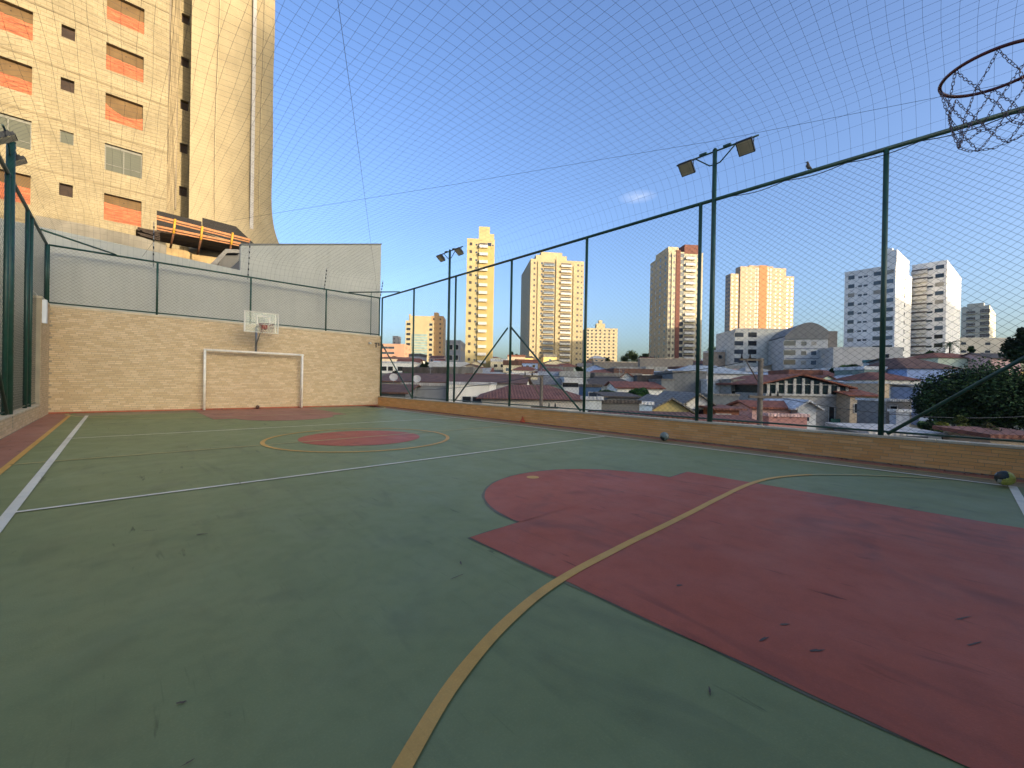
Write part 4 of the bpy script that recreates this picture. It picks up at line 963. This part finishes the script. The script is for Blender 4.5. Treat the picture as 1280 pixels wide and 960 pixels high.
# ---------------------------------------------------------------- houses
HC = {'white':'f2ecdc','cream':'d8c9a4','grey':'a5a4a2','pink':'d8b0a4','blue':'8fa4cc','dgrey':'7f8080','green':'bcc6ae','yellow':'dcc27c','tan':'b8a68e','lgrey':'c4c3c0'}
RC = {'red':'7d4834','brown':'66483a','slate':'7a756c','grey':'9a9890','dark':'4f4740','metal':'b2aea6','blue':'a0a6a6','rust':'74493a'}
def house(label, u0, u1, ve, vr, d, roof, wc, rc_, phi=0, dep=8, wins=(), vb=None, name='house', over=.35, group=None, tank=False):
    A, e, n, w, dp, ang = frame_from(u0, u1, None, d, phi, dep)
    zb = terr(A.x, A.y)-2; um = (u0+u1)/2
    H = zat(um, ve, d)-zb; rise = max(.05, zat(um, vr, d)-zat(um, ve, d))
    T = thing(name, label, 'house' if name == 'house' else name.replace('_', ' '), (A.x, A.y, zb), ang, group)
    wm = WM(HC.get(wc, wc)); rm = RM({**HC, **RC}.get(rc_, rc_)); b = MB(); th = .12; o = over
    b.box((0,0,0),(w,dep,H))
    if roof == 'front': b.face([(0,0,H),(w,0,H),(w/2,0,H+rise)]); b.face([(w,dep,H),(0,dep,H),(w/2,dep,H+rise)])
    if roof == 'side': b.face([(0,dep,H),(0,0,H),(0,dep/2,H+rise)]); b.face([(w,0,H),(w,dep,H),(w,dep/2,H+rise)])
    b.build('wall', wm, T)
    r = MB()
    def slope(p):     # p: 3 or 4 points upper surface; thickness below
        p = [Vector(q)+Vector((0,0,.02)) for q in p]; r.face(p); lo = [q-Vector((0,0,th)) for q in p]; r.face(lo[::-1])
        for a, c, la, lc_ in zip(p, p[1:]+p[:1], lo, lo[1:]+lo[:1]): r.face([a, la, lc_, c])
    k = rise/(w/2) if roof == 'front' else rise/(dep/2); dz = k*o
    if roof == 'front':
        slope([(-o,-o,H-dz+th),(w/2,-o,H+rise+th),(w/2,dep+o,H+rise+th),(-o,dep+o,H-dz+th)]); slope([(w/2+.001,-o,H+rise+th),(w+o,-o,H-dz+th),(w+o,dep+o,H-dz+th),(w/2+.001,dep+o,H+rise+th)])
    elif roof == 'side':
        slope([(-o,-o,H-dz+th),(w+o,-o,H-dz+th),(w+o,dep/2,H+rise+th),(-o,dep/2,H+rise+th)]); slope([(-o,dep/2+.001,H+rise+th),(w+o,dep/2+.001,H+rise+th),(w+o,dep+o,H-dz+th),(-o,dep+o,H-dz+th)])
    elif roof == 'hip':
        hx = min(w*.3, dep/2); a = [(-o,-o,H),(w+o,-o,H),(w+o,dep+o,H),(-o,dep+o,H)]; c, dd = (hx,dep/2,H+rise), (w-hx,dep/2,H+rise)
        for q in ([a[0],a[1],dd,c], [a[1],a[2],dd], [a[2],a[3],c,dd], [a[3],a[0],c]): r.face([Vector(x)+Vector((0,0,.02)) for x in q])
        r.face([Vector(x)+Vector((0,0,-.02)) for x in a][::-1]); 
        for x, y_ in zip(a, a[1:]+a[:1]): r.face([Vector(x)+Vector((0,0,-.02)), Vector(y_)+Vector((0,0,-.02)), Vector(y_)+Vector((0,0,.02)), Vector(x)+Vector((0,0,.02))])
    elif roof == 'mono': slope([(-o,-o,H+.1),(w+o,-o,H+.1),(w+o,dep,H+rise+.1),(-o,dep,H+rise+.1)])
    else: r.box((-.1,-.1,H+.001),(w+.1,dep+.1,H+.14)); r.box((-.1,-.1,H+.141),(w+.1,.1,H+.14+rise)); r.box((-.1,.101,H+.141),(.1,dep+.1,H+.14+rise)); r.box((w-.1,.101,H+.141),(w+.1,dep+.1,H+.14+rise))
    r.build('roof', rm, T)
    if tank and roof == 'flat':
        q = MB(); cx, cy = w*random.uniform(.25,.7), dep*.5; q.tube([(cx,cy,H+.14),(cx,cy,H+1.0),(cx,cy,H+1.15)], [.5,.55,.2], 10); q.build('water_tank', mat('water_tank_blue', lin('#5f7f9c'), .6, .15) if random.random() < .6 else CONC, T)
    if tank and random.random() < .5:
        q = MB(); cx, cy = w*random.uniform(.2,.8), dep*.45; z0 = H+(rise*.6 if roof != 'flat' else .1); q.tube([(cx,cy,z0-.5),(cx,cy,z0+1.9)], .03, 4); q.tube([(cx-.5,cy,z0+1.8),(cx+.5,cy,z0+1.8)], .02, 4); q.tube([(cx-.35,cy,z0+1.5),(cx+.35,cy,z0+1.5)], .02, 4); q.build('antenna', STEEL, T)
    for (fx, dzw, ww, wh, *gg) in wins:
        ob = link('window', winmesh(ww, wh, gg[0] if gg else 0), T); ob.location = (fx*w, -.001, H-dzw-wh)
    return T
# left part of the view (columns 478-660)
H = house
H('long white building with a brown tiled roof under the two satellite dishes', 470, 655, 478.5, 468, 46, 'side', 'white', 'brown', -6, 9, [(.62,1.2,1.0,.6,1),(.66,1.2,1.0,.6,1)])
H('low shed with a dark brown roof, bottom left corner of the town', 468, 507, 491, 482.5, 33, 'side', 'dgrey', 'brown', -4, 5)
H('grey corrugated metal enclosure between the low shed and the white wall', 503, 560, 482, 480.5, 36, 'flat', '8d8f90', 'metal', -4, 4)
H('white windowed house behind the diagonal fence brace, left part of town', 561, 612, 481, 479.5, 35, 'flat', 'white', 'lgrey', -3, 6, [(.45,1.0,.7,.45),(.7,1.0,.7,.45)])
H('brown hip-roofed house close below the wide cream tower', 603, 736, 499, 482, 27, 'hip', 'c6beb0', 'rust', 3, 8, [])
H('grey house with a brown hip roof left of the nearest hip-roofed house', 586, 648, 479, 470, 41, 'hip', 'grey', 'brown', 2, 8, [(.35,.9,1.6,.9,4)])
H('white row building with dark windows behind trees, far left', 476, 516, 454, 452.5, 120, 'flat', 'white', 'lgrey', -2, 8, [(.1,1,1.4,1.2),(.3,1,1.4,1.2),(.1,4,1.4,1.2),(.3,4,1.4,1.2),(.6,1,1.4,1.2)])
H('long pale grey warehouse wall left of the dark grey block', 534, 582, 454.5, 453, 112, 'flat', 'lgrey', 'lgrey', -2, 12)
H('dark-roofed warehouse front below the pale grey warehouse wall', 535, 585, 465.5, 463.5, 88, 'flat', 'a2a5a8', 'dark', -2, 8)
H('brown-roofed house with a shaded terrace at the far left', 477, 512, 448.5, 446, 170, 'side', 'c0b199', 'brown', 0, 8)
H('small cream house at the right foot of the slim cream tower', 613, 634, 452, 449, 150, 'flat', 'cream', 'lgrey', 0, 8, [(.3,1,1.2,1),(.7,1,1.2,1)])
H('orange-cream flat house behind the fence between slim and wide towers', 634, 656, 446, 444, 190, 'flat', 'tan', 'rust', 0, 8, [(.5,1,1.4,1)])
H('sunlit cream garden wall right of the brown hip-roofed house', 634, 672, 468.5, 467.5, 62, 'flat', 'c9bd9d', 'lgrey', 0, 1.2, name='garden_wall', over=0)
H('pink-roofed low house under the foot of the wide cream tower', 672, 712, 466, 459, 78, 'hip', 'pink', 'rust', 4, 8, [(.7,.8,1.2,.8)])
H('white flat terrace with railings below the wide cream tower', 706, 730, 474, 472.5, 58, 'flat', 'lgrey', 'lgrey', 0, 6, [(.3,.5,2.2,.6)])
# middle (730-960)
H('dark blue box shed just right of the fence post', 731, 752, 484, 482, 48, 'flat', '3d5878', 'dark', 0, 4, [(.5,.6,.9,.9,1)])
H('white painted panel wall at the foot of the fence right of the brace', 731, 752.5, 500, 499, 23, 'flat', 'c3c6c0', 'lgrey', 0, .6, name='garden_wall', over=0)
H('grey corrugated fence wall low behind the right wall', 752.5, 800, 504, 503, 24, 'flat', '6f6c66', 'dark', 0, .5, name='garden_wall', over=0)
H('pale blue corrugated wall next to the yellow gabled house', 800, 816, 506, 505, 24.5, 'flat', 'a9bccb', 'lgrey', 0, .5, name='garden_wall', over=0)
H('white house with a red roof and three windows, right of the fence post', 734, 765, 471, 464.5, 80, 'hip', 'white', 'rust', 3, 8, [(.2,.9,1.0,1.2),(.5,.9,1.0,1.2),(.8,.9,1.0,1.2)])
H('house with a red roof and a white gable end facing right', 769, 799, 477, 466, 66, 'front', 'white', 'red', -18, 10, [])
H('long red-tiled house with a white wall and one dark window', 772, 828, 485.5, 478, 52, 'side', 'white', 'red', -3, 9, [(.66,.8,1.3,1.3),(.85,.8,.8,1.3,1)])
H('small dark-roofed lean-to with a white post beside the green tree', 760, 798, 497, 493, 38, 'mono', 'dgrey', 'dark', 0, 5, [(.4,.7,1.4,.8,2)])
H('open dark shed under a flat roof left of the modern grey house', 799, 829, 472.5, 470.5, 68, 'flat', '4b4238', 'grey', 0, 6, [])
H('yellow and white gabled house with a slate roof close behind the wall', 817, 862, 512, 499, 27, 'front', 'yellow', 'slate', -8, 8, [])
H('white gabled house with two small windows beside the yellow gabled house', 859, 888, 503, 493.5, 30, 'front', 'white', 'slate', -6, 9, [(.28,.5,.6,.85),(.72,.5,.75,.85)])
H('dark grey windowless block, left wing of the modern house', 841, 883, 466, 465, 55, 'flat', '70716f', 'slate', -2, 8, [])
H('low dark grey annex with one narrow window left of the windowless block', 827, 843, 475.5, 475, 54, 'flat', '7c7d7a', 'slate', -2, 6, [(.75,1.6,.9,1.9)])
H('modern grey house with a pale blue hip roof, centre right', 850, 938, 467, 455.5, 62, 'hip', 'lgrey', 'blue', -2, 9, [(.46,1.0,1.3,.9)])
H('white balcony block in front of the modern grey house', 884, 914, 476.5, 475.5, 53, 'flat', 'd6d4cc', 'lgrey', -2, 3, [(.55,1.6,.8,1.6)])
H('plain slate-grey block right of the white balcony block', 914, 949, 476.5, 475.5, 50, 'flat', '94938c', 'slate', -2, 8, [(.2,1.2,1.2,.9)])
H('low dark blue-grey wall in front of the modern grey house', 886, 924, 494.5, 494, 44, 'flat', '6c7070', 'slate', -2, 3, name='garden_wall', over=0)
H('small ruined brick outbuilding with white posts behind the light pole', 896, 925, 512.5, 510.5, 28, 'mono', '8d5a44', 'rust', 0, 3, [(.35,.3,.8,.7),(.1,.3,.3,.8,4)])
H('low roof of brown tiles right behind the wall, beside the light pole', 852, 935, 527, 523.5, 19, 'side', 'tan', 'rust', -4, 2.0)
H('long flat brown roof edge behind the wall beneath the yellow gabled house', 750, 858, 521, 518.5, 18, 'side', 'tan', 'brown', -5, 1.2)
H('stone retaining wall below the tower with the red strip', 800, 866, 449, 448.5, 120, 'flat', '8a8175', 'tan', -4, 3, name='garden_wall', over=0)
H('weathered concrete wall joined to the stone retaining wall, to its left', 742, 802, 453, 452.5, 128, 'flat', '7d766c', 'tan', 0, 3, name='garden_wall', over=0)
H('cream house front with two windows between the red-strip tower and grey block', 891, 920, 440, 438, 150, 'flat', 'b39c84', 'lgrey', 0, 8, [(.3,1.2,1.2,1.2),(.7,1.2,1.2,1.2)])
# gable house with glazed upper floor
gl = H('cream house with a row of tall dark gallery windows under a wide red gable', 957, 1062, 492.5, 469.5, 44, 'none', 'a59f95', 'red', 0, 10, [])
A, e, n, w, dp, ang = frame_from(957, 1062, None, 44, 0, 10)
zb = terr(A.x, A.y)-2; Hh = zat(1010, 492.5, 44)-zb; px = w/105
ridge = zat(1000, 469, 44)-zb; eL = zat(960, 478, 44)-zb; eR = zat(1062, 485, 44)-zb; fr = 43/105
t = MB(); P_ = lambda x, z, y=0: (x, y, z)
t.face([P_(0,Hh), P_(w,Hh), P_(w,eR-.1), P_(w*fr,ridge-.1), P_(0,eL-.1)][::1]); t.face([P_(0,Hh,10), P_(0,eL-.1,10), P_(w*fr,ridge-.1,10), P_(w,eR-.1,10), P_(w,Hh,10)])
t.face([P_(0,Hh),P_(0,eL-.1),P_(0,eL-.1,10),P_(0,Hh,10)]); t.face([P_(w,Hh),P_(w,Hh,10),P_(w,eR-.1,10),P_(w,eR-.1)]); t.build('gable_wall', mat('dark_glass_gallery', lin('#1d2a2a'), .12, .2, 1, spec=.7), gl)
bpy.data.objects.remove([c for c in gl.children if c.name.startswith('roof')][0])
t = MB(); o = .5
t.obox((-o-.4,-o,eL-.30),(w*fr+o+.4,0,ridge-eL+.30),(0,11,0),(0,0,.16)); t.obox((w*fr,-o,ridge),(w*(1-fr)+o,0,eR-ridge-.12),(0,11,0),(0,0,.16)); t.build('roof', RM(RC['red']), gl)
for k in range(10):
    x = w*(.03+k*.104); zt = (eL+(ridge-eL)*(x/(w*fr)) if x < w*fr else ridge+(eR-ridge)*((x-w*fr)/(w*(1-fr))))-.25
    addbox(gl, 'pillar', (x-.14,-.12,Hh-.02), (x+.14,.0,max(zt, Hh+.8)), WM('b5b0a6'))
addbox(gl, 'transom', (0,-.08,Hh+.95), (w,-.001,Hh+1.03), WM('b5b0a6')); addbox(gl, 'sill_band', (-.02,-.16,Hh-.22), (w,-.001,Hh-.021), WM('b5b0a6'))
for (fx, dz, ww, wh, g_) in ((.79,2.3,.55,1.6,0),(.93,2.0,.5,1.3,1)):
    ob = link('window', winmesh(ww, wh, g_), gl); ob.location = (fx*w, -.02, Hh-dz-wh+1)
addbox(gl, 'balcony_rail', (w*.73,-.7,Hh-3.3), (w*.9,-.64,Hh-2.5), mat('green_glass', lin('#4c7a68'), .2, .2)); addbox(gl, 'balcony_slab', (w*.73,-.7,Hh-3.45), (w*.9,-.01,Hh-3.31), WM('a5a299'))
H('low pink house with a dark red roof and a white gabled porch', 941, 1000, 510, 504, 30, 'side', 'd0a598', 'red', -3, 3, [(.35,1.2,.5,.3)])
H('white gabled porch at the right end of the pink house', 998, 1021, 509, 502, 29, 'front', 'c4c3be', 'lgrey', -6, 5, [(.35,.5,.65,.45,1)])
H('salmon garden wall in front of the pink house', 962, 1010, 521, 520, 26, 'flat', 'b98478', 'pink', 0, .8, name='garden_wall', over=0)
H('cream two-storey house with a red mono roof right of the gallery house', 1063, 1097, 495, 486, 42, 'side', 'tan', 'red', -5, 9, [(.3,.8,.7,.9),(.72,.9,.9,1.4,2),(.6,3,1.1,.8)])
H('long white wall house with small panes right of the gallery windows', 1070, 1100, 481, 477, 58, 'side', 'c3c3c2', 'metal', -2, 8, [(.4,.8,1,.8,2)])
H('white house with a red hip roof just right of the tall fence post', 1098, 1151, 475, 464.5, 56, 'hip', 'white', 'red', -2, 8, [(.84,1.0,.9,1.4),(.4,2.2,.8,1.3,2),(.55,2.2,.8,1.3,2)])
H('narrow cream house wall behind the tall fence post', 1098, 1112, 479.5, 478.5, 50, 'flat', 'c0a98a', 'lgrey', 0, 5)
H('blue house with a wide brown hip roof in front of the palm', 1134, 1203, 461, 445, 72, 'hip', 'blue', 'brown', -3, 12, [(.84,.7,1.6,1.4,4)])
H('small light blue house under the blue house', 1150, 1176, 484, 480, 52, 'mono', '8c99b0', 'slate', 0, 6, [(.5,.5,.8,1.2)])
H('pale green house with a red hip roof right of the palm', 1172, 1238, 447.5, 439.5, 92, 'hip', 'green', 'red', 3, 9, [(.8,.8,1.4,1.2,4)])
H('small white house with a dark slate roof at the right edge', 1238, 1276, 448, 440.5, 88, 'side', 'pink', 'dark', 0, 8)
H('teal-roofed white kiosk below the white slab tower', 1104, 1118, 452, 449.5, 86, 'flat', 'c0c5c0', '4d7a7a', 0, 5)
H('dark brown shack below the white slab tower', 1113, 1132, 452, 448, 82, 'side', 'dgrey', 'dark', 0, 5)
H('green-grey house between the fence post and the umbrella tree', 1080, 1108, 462, 459, 76, 'flat', '6f8078', 'lgrey', 0, 7, [(.4,.8,1.2,1)])
H('grey sheet-metal roof patch low behind the wall at right', 1092, 1162, 543, 540, 15, 'mono', '8e9296', 'metal', -8, 2.2)
H('grey concrete yard wall at the foot of the white red-roofed house', 1108, 1140, 502, 501, 36, 'flat', '85827e', 'lgrey', 0, 3, [(.3,.4,.6,1.2)])
H('white gate wall right of the concrete yard wall', 1121, 1138, 515, 514.5, 30, 'flat', 'a9adb3', 'lgrey', 0, .5, name='garden_wall', over=0)
H('rusty low roof at the bottom right corner behind the wall', 1240, 1300, 547, 544, 13.0, 'mono', 'tan', 'rust', -6, 1.6)
# more houses up the hillside, placed between the ones above
rnd = random.Random(21)
LM = [(478,560,'below the glass office'),(560,640,'below the slim tower'),(640,732,'below the wide tower'),(732,800,'below the gridded block'),(800,890,'below the red-strip tower'),(890,1000,'below the stepped tower'),(1000,1060,'below the curved-roof block'),(1060,1140,'below the white slab tower'),(1140,1205,'below the balcony tower'),(1205,1290,'below the last white building')]
used = set()
wcs = [('white','white'),('white','white'),('white','white'),('cream','cream'),('grey','grey'),('pink','pale pink'),('tan','tan'),('lgrey','light grey'),('yellow','ochre'),('green','pale green'),('blue','pale blue')]
rcs = [('red','red'),('brown','brown'),('rust','rusty orange'),('slate','slate grey'),('slate','slate grey'),('grey','pale grey'),('grey','pale grey'),('lgrey','whitish'),('dark','dark')]
rts = [('hip','hip'),('side','pitched'),('front','gable-fronted'),('flat','flat')]
for row, (d, v, n_) in enumerate(((205,447,17),(165,452.5,18),(138,457,18),(112,462,18),(90,467,17),(74,473,16),(60,480,14))):
    for i in range(n_):
        wpx = rnd.uniform(5.0,8.5)*F/d; u = 480+(i+rnd.uniform(.1,.9))*800/n_; v_ = v+(u-640)*.012+rnd.uniform(-1.2,1.2)
        if d < 100 and 1135 < u < 1290: continue
        if d < 150 and 975 < u < 1060 and d > 120: continue
        lm = next(l for a, b_, l in LM if a <= u < b_)
        for _ in range(40):
            w_, r_, t_ = rnd.choice(wcs), rnd.choice(rcs), rnd.choice(rts)
            if (w_, r_, lm) not in used: break
        used.add((w_, r_, lm)); nw = rnd.randint(1, 3)
        ws = [((j+.6)/(nw+.2), rnd.uniform(.7,1.0), rnd.uniform(.9,1.5), rnd.uniform(.9,1.2), rnd.choice((0,0,1,2))) for j in range(nw)]
        rank = ('high ', '', '', 'midway ', '', 'low ', 'low ')[row]
        H(f'small {w_[1]} house, {r_[1]} {t_[1]} roof, {rank}{lm}', u, u+wpx, v_, v_-rnd.uniform(.9,1.6)*F/d, d, t_[0], w_[0], r_[0], rnd.uniform(-12,12), rnd.uniform(7,10), ws, group='small houses up the hillside', tank=True)
# satellite dishes
for u, v, lb in ((492,472,'left of the two white satellite dishes on the brown roof'), (521,474,'right of the two white satellite dishes on the brown roof')):
    p = at(u, v, 42.5); t = MB(); vd = (Vector((0,0,1.1))-p).normalized(); vd.z += .5; vd.normalize(); x = vd.cross(Vector((0,0,1))).normalized(); y = x.cross(vd)
    R0 = .42; rings = []
    for k in range(4):
        rr = R0*k/3; rings.append([x*rr*math.cos(a*math.pi/8)+y*rr*math.sin(a*math.pi/8)+vd*(.12*(k/3)**2) for a in range(16)])
    for k in range(3):
        for a in range(16): t.face([rings[k][a], rings[k][(a+1)%16], rings[k+1][(a+1)%16], rings[k+1][a]], smooth=True)
    t.tube([(0,0,0),vd*.4], .015, 4); t.tube([(0,0,0),(0,0,-1.0)], .025, 5)
    t.build('satellite_dish', WM('b5b2ae'), label=lb, cat='dish', group='satellite dishes', loc=p)
# ---------------------------------------------------------------- utility poles and cables
POLE = mat('utility_pole', lin('#6d6355'), .9, .25, 4, .3, 20, streak=.3)
def upole(u, vt, d, label, r=.13, arms=True):
    A = at(u, 500, d); z1 = zat(u, vt, d); zb = terr(A.x, A.y); T = thing('utility_pole', label, 'utility pole', (A.x, A.y, zb), -YAW); Hh = z1-zb
    t = MB(); t.tube([(0,0,-.5),(0,0,Hh)], [r*1.25, r], 10); t.build('pole', POLE, T)
    if arms:
        t = MB(); t.box((-.6,-.16,Hh-1.9),(.95,-.02,Hh-1.78)); t.build('crossarm', POLE, T); t = MB(); t.box((-1.05,-.1,Hh-.12),(.1,.0,Hh-.03)); t.build('crossarm', POLE, T); t = MB(); t.tube([(-.75,-.05,Hh-.1),(-.15,-.05,Hh-1.1)], .03, 5); t.build('arm_strut', POLE, T)
        for x in (-.95,-.55,.45,.8): t = MB(); zz = Hh-.03 if x < -.5 else Hh-1.78; t.tube([(x,-.07,zz),(x,-.07,zz+.22)], [.05,.03], 6); t.build('insulator', BLACK, T)
    return Vector((A.x, A.y, z1))
p1 = upole(950, 448, 20, 'thick grey concrete utility pole behind the right fence, taller one', .115)
p2 = upole(676.5, 469, 24, 'dark utility pole low in front of the brown hip-roofed house', .10)
p3 = upole(1269, 470, 60, 'distant utility pole at the right edge above the dark trees', .12, False)
for k, (a, b_) in enumerate(((p1, p2), (p1+Vector((.5,-.4,-1.8)), at(1290, 520, 22)), (p2, at(470, 485, 40)))):
    pts = []
    for i in range(21): f = i/20; q = a.lerp(b_, f); q.z -= .9*4*f*(1-f)*.5; pts.append(q)
    t = MB(); t.tube(pts, .016, 4, cap=False); t.build('power_cable', BLACK, label=('sagging cable between the two utility poles','sagging cable running right from the thick pole','sagging cable running left from the low pole')[k], cat='cable')
# ---------------------------------------------------------------- trees
DK = [lin('#2a3b22'), lin('#33472a'), lin('#1c2918'), lin('#445a33'), lin('#26361f')]
def tr(label, u, vb, vt, d, wpx, n=1500, leaf=.25, cols=None, seed=0, flat=1.0, sink=0):
    A = at(u, 470, d); zt = zat(u, vt, d); zb = zat(u, vb, d); zg = min(terr(A.x, A.y), zb); rx = wpx/2/F*d; rz = (zt-zb)/2*flat
    return tree(label, (A.x, A.y, zg), zt-zg, rx, rz, n, leaf, cols, seed=seed)
tr('huge dark green tree mass at the right behind the brace, largest crown', 1230, 538, 457, 30, 116, 48000, .105, DK, 1)
tr('dark bushy tree at the left edge of the big tree mass', 1182, 530, 478, 33, 54, 20000, .105, DK, 2)
tr('dark tree joined to the right side of the big tree mass, cut by the frame', 1290, 530, 462, 28, 90, 26000, .10, DK, 3)
tr('near-black tree crown at the right edge above the brace', 1286, 462, 409, 50, 46, 6000, .2, DK, 4)
tr('flat umbrella-shaped dark tree below the curved-roof block', 1056, 468, 455, 85, 36, 3000, .3, DK, 5)
tr('green tree in front of the long red-tiled house', 795, 508, 484, 42, 36, 5000, .16, [lin('#2b4a26'), lin('#38592d'), lin('#20361c')], 6)
tr('round dark tree beside the fence post below the wide tower', 726, 478, 456, 95, 15, 2000, .3, DK, 7)
tr('dark shrubby tree left of the green tree', 758, 497, 487, 46, 30, 2500, .18, DK, 8)
for i, (u, vb, vt, d, w_, lb) in enumerate(((785,460,437,250,30,'broad'),(812,458,440,260,26,'low'),(800,460,442,235,20,'pale'),(888,450,433,260,22,'thin'),(643,460,438,260,18,'rounded'),(497,460,444,230,36,'ragged'),(519,460,446,220,22,'small'),(575,460,445,220,14,'slim'),(1012,470,462,120,18,'squat'),(760,460,447,240,16,'tiny'))):
    tr(f'{lb} olive-dark tree on the skyline {["right of the squat gridded block","left of the tower with the red strip","in front of the skyline hill at centre","left of the stepped tower","between the slim and wide towers","under the salmon block at far left","under the office block at far left","beside the dark grey block","below the curved-roof block","at the foot of the squat gridded block"][i]}', u, vb, vt, d, w_, 2200, .45, [lin('#3c4a2c'), lin('#4a5734'), lin('#2d3a22')], 20+i)
for i, (u, vb, vt, d, w_, lb) in enumerate(((1195,545,527,15.5,60,'yellow-green weedy bush behind the wall at right'),(1160,540,530,17,40,'dark green weeds left of the yellow-green bush'),(1235,548,534,14,50,'brownish undergrowth right of the yellow-green bush'),(500,473,462,70,26,'low green shrub before the white row building'),(530,462,451,90,14,'dark shrub before the pale grey warehouse'),(1160,448,436,100,20,'dark shrub at the foot of the palm'),(1212,440,432,110,12,'small shrub right of the palm'))):
    cl = [lin('#6b6c2c'), lin('#7f7f35'), lin('#4a5024')] if i == 0 else ([lin('#5a4634'), lin('#4c4a2c'), lin('#6b4a38')] if i == 2 else DK)
    A = at(u, 500, d); zt = zat(u, vt, d); zb_ = zat(u, vb, d); rx = w_/2/F*d; rz = (zt-zb_)/2+.2
    tb = thing('bush', lb, 'bush', (A.x, A.y, zb_)); crown(random.Random(i), 0, rz*.6, rx, rx*.6, rz, 3500 if d < 40 else 1200, .05*d/15 if d < 40 else .25, cl, 12).build('foliage', LEAF, tb)
# garden slope below the right wall
t = MB()
for i in range(14):
    for j in range(6):
        x0, x1 = 9.2+j*2.4, 9.2+(j+1)*2.4; y0, y1 = -3+i*.8, -3+(i+1)*.8
        zf = lambda x, y: -.9-.13*(x-9.2)+.18*math.sin(x*1.7+y)*math.cos(y*1.3)-max(0, (y-4))*.6
        t.face([(x0,y0,zf(x0,y0)),(x1,y0,zf(x1,y0)),(x1,y1,zf(x1,y1)),(x0,y1,zf(x0,y1))], smooth=True)
t.build('earth_bank', mat('red_earth', lin('#6b4638'), .95, .35, 1.2, .5, 6, var2=.25, scale2=8), kind='structure')
# palm
p = at(1187, 446, 100); T = thing('palm_tree', 'single palm standing before the white balcony tower', 'palm', (p.x, p.y, p.z-1)); hp = 4.2
t = MB(); t.tube([(0,0,-1),(.1,0,hp*.5),(0,0,hp)], [.2,.16,.12], 7); t.build('trunk', BARK, T); b = MB()
for k in range(22):
    a = k*2.4; el = .9-1.5*((k % 5)/5); pts = []
    for i in range(6): f = i/5; pts.append(Vector((math.cos(a)*2.9*f*math.cos(el*.6), math.sin(a)*2.9*f*math.cos(el*.6), hp+2.7*f*math.sin(el)-1.9*f*f)))
    sd = Vector((-math.sin(a), math.cos(a), 0))
    for i in range(5):
        for sg in (-1, 1):
            for q in range(2):
                m_ = pts[i].lerp(pts[i+1], q*.5); b.face([m_, m_+sd*sg*.45+Vector((math.cos(a)*.25, math.sin(a)*.25, -.22)), m_+(pts[i+1]-pts[i])*.3], col=lin('#3d5233'))
b.build('frond', LEAF, T)['kind'] = 'stuff'
# ---------------------------------------------------------------- near end wall; unseen blocks added far behind to cast shade
def block(label, x0, y0, x1, y1, H_, z0=-6, col='b5ac98'):
    T = thing('sun_blocker', label, 'building', (x0, y0, z0)); w, dp = x1-x0, y1-y0; t = MB(); t.box((0,0,0),(w,dp,H_-z0)); t.build('wall', WM(col), T)
    for k in range(min(4, int((H_-z0-7)/3))):
        for i in range(int(w/3.4)):
            ob = link('window', winmesh(1.6, 1.2, 0), T); ob.location = (2+i*3.4, dp+.001, H_-z0-2.6-3*k); ob.rotation_euler = (0, 0, math.pi)
    return T
nw = thing('tiled_wall', 'plain tall wall behind the near goal', 'wall', (3.5, YN-.3, 0))
t = MB(); t.box((-5.2,-.25,-.3),(5.2,0,3.06)); t.build('wall_body', GROUT, nw)
block('long grey sun blocker added out of view, far behind the court', -160, -416, 52.5, -400, 79.5, col='a9a59b')
block('tall cream sun blocker added out of view, far behind the court', 53, -418, 135, -401, 99.5, col='b5a98e')
block('tall white sun blocker added out of view, far behind the court', 135.2, -416, 215, -400, 100, col='bdbab2')
block('tall tan sun blocker added out of view, far behind the court', 215.2, -418, 293, -401, 100, col='ab9c86')
block('tall grey sun blocker added out of view, far behind the court', 293.2, -416, 370, -400, 99, col='a3a3a0')
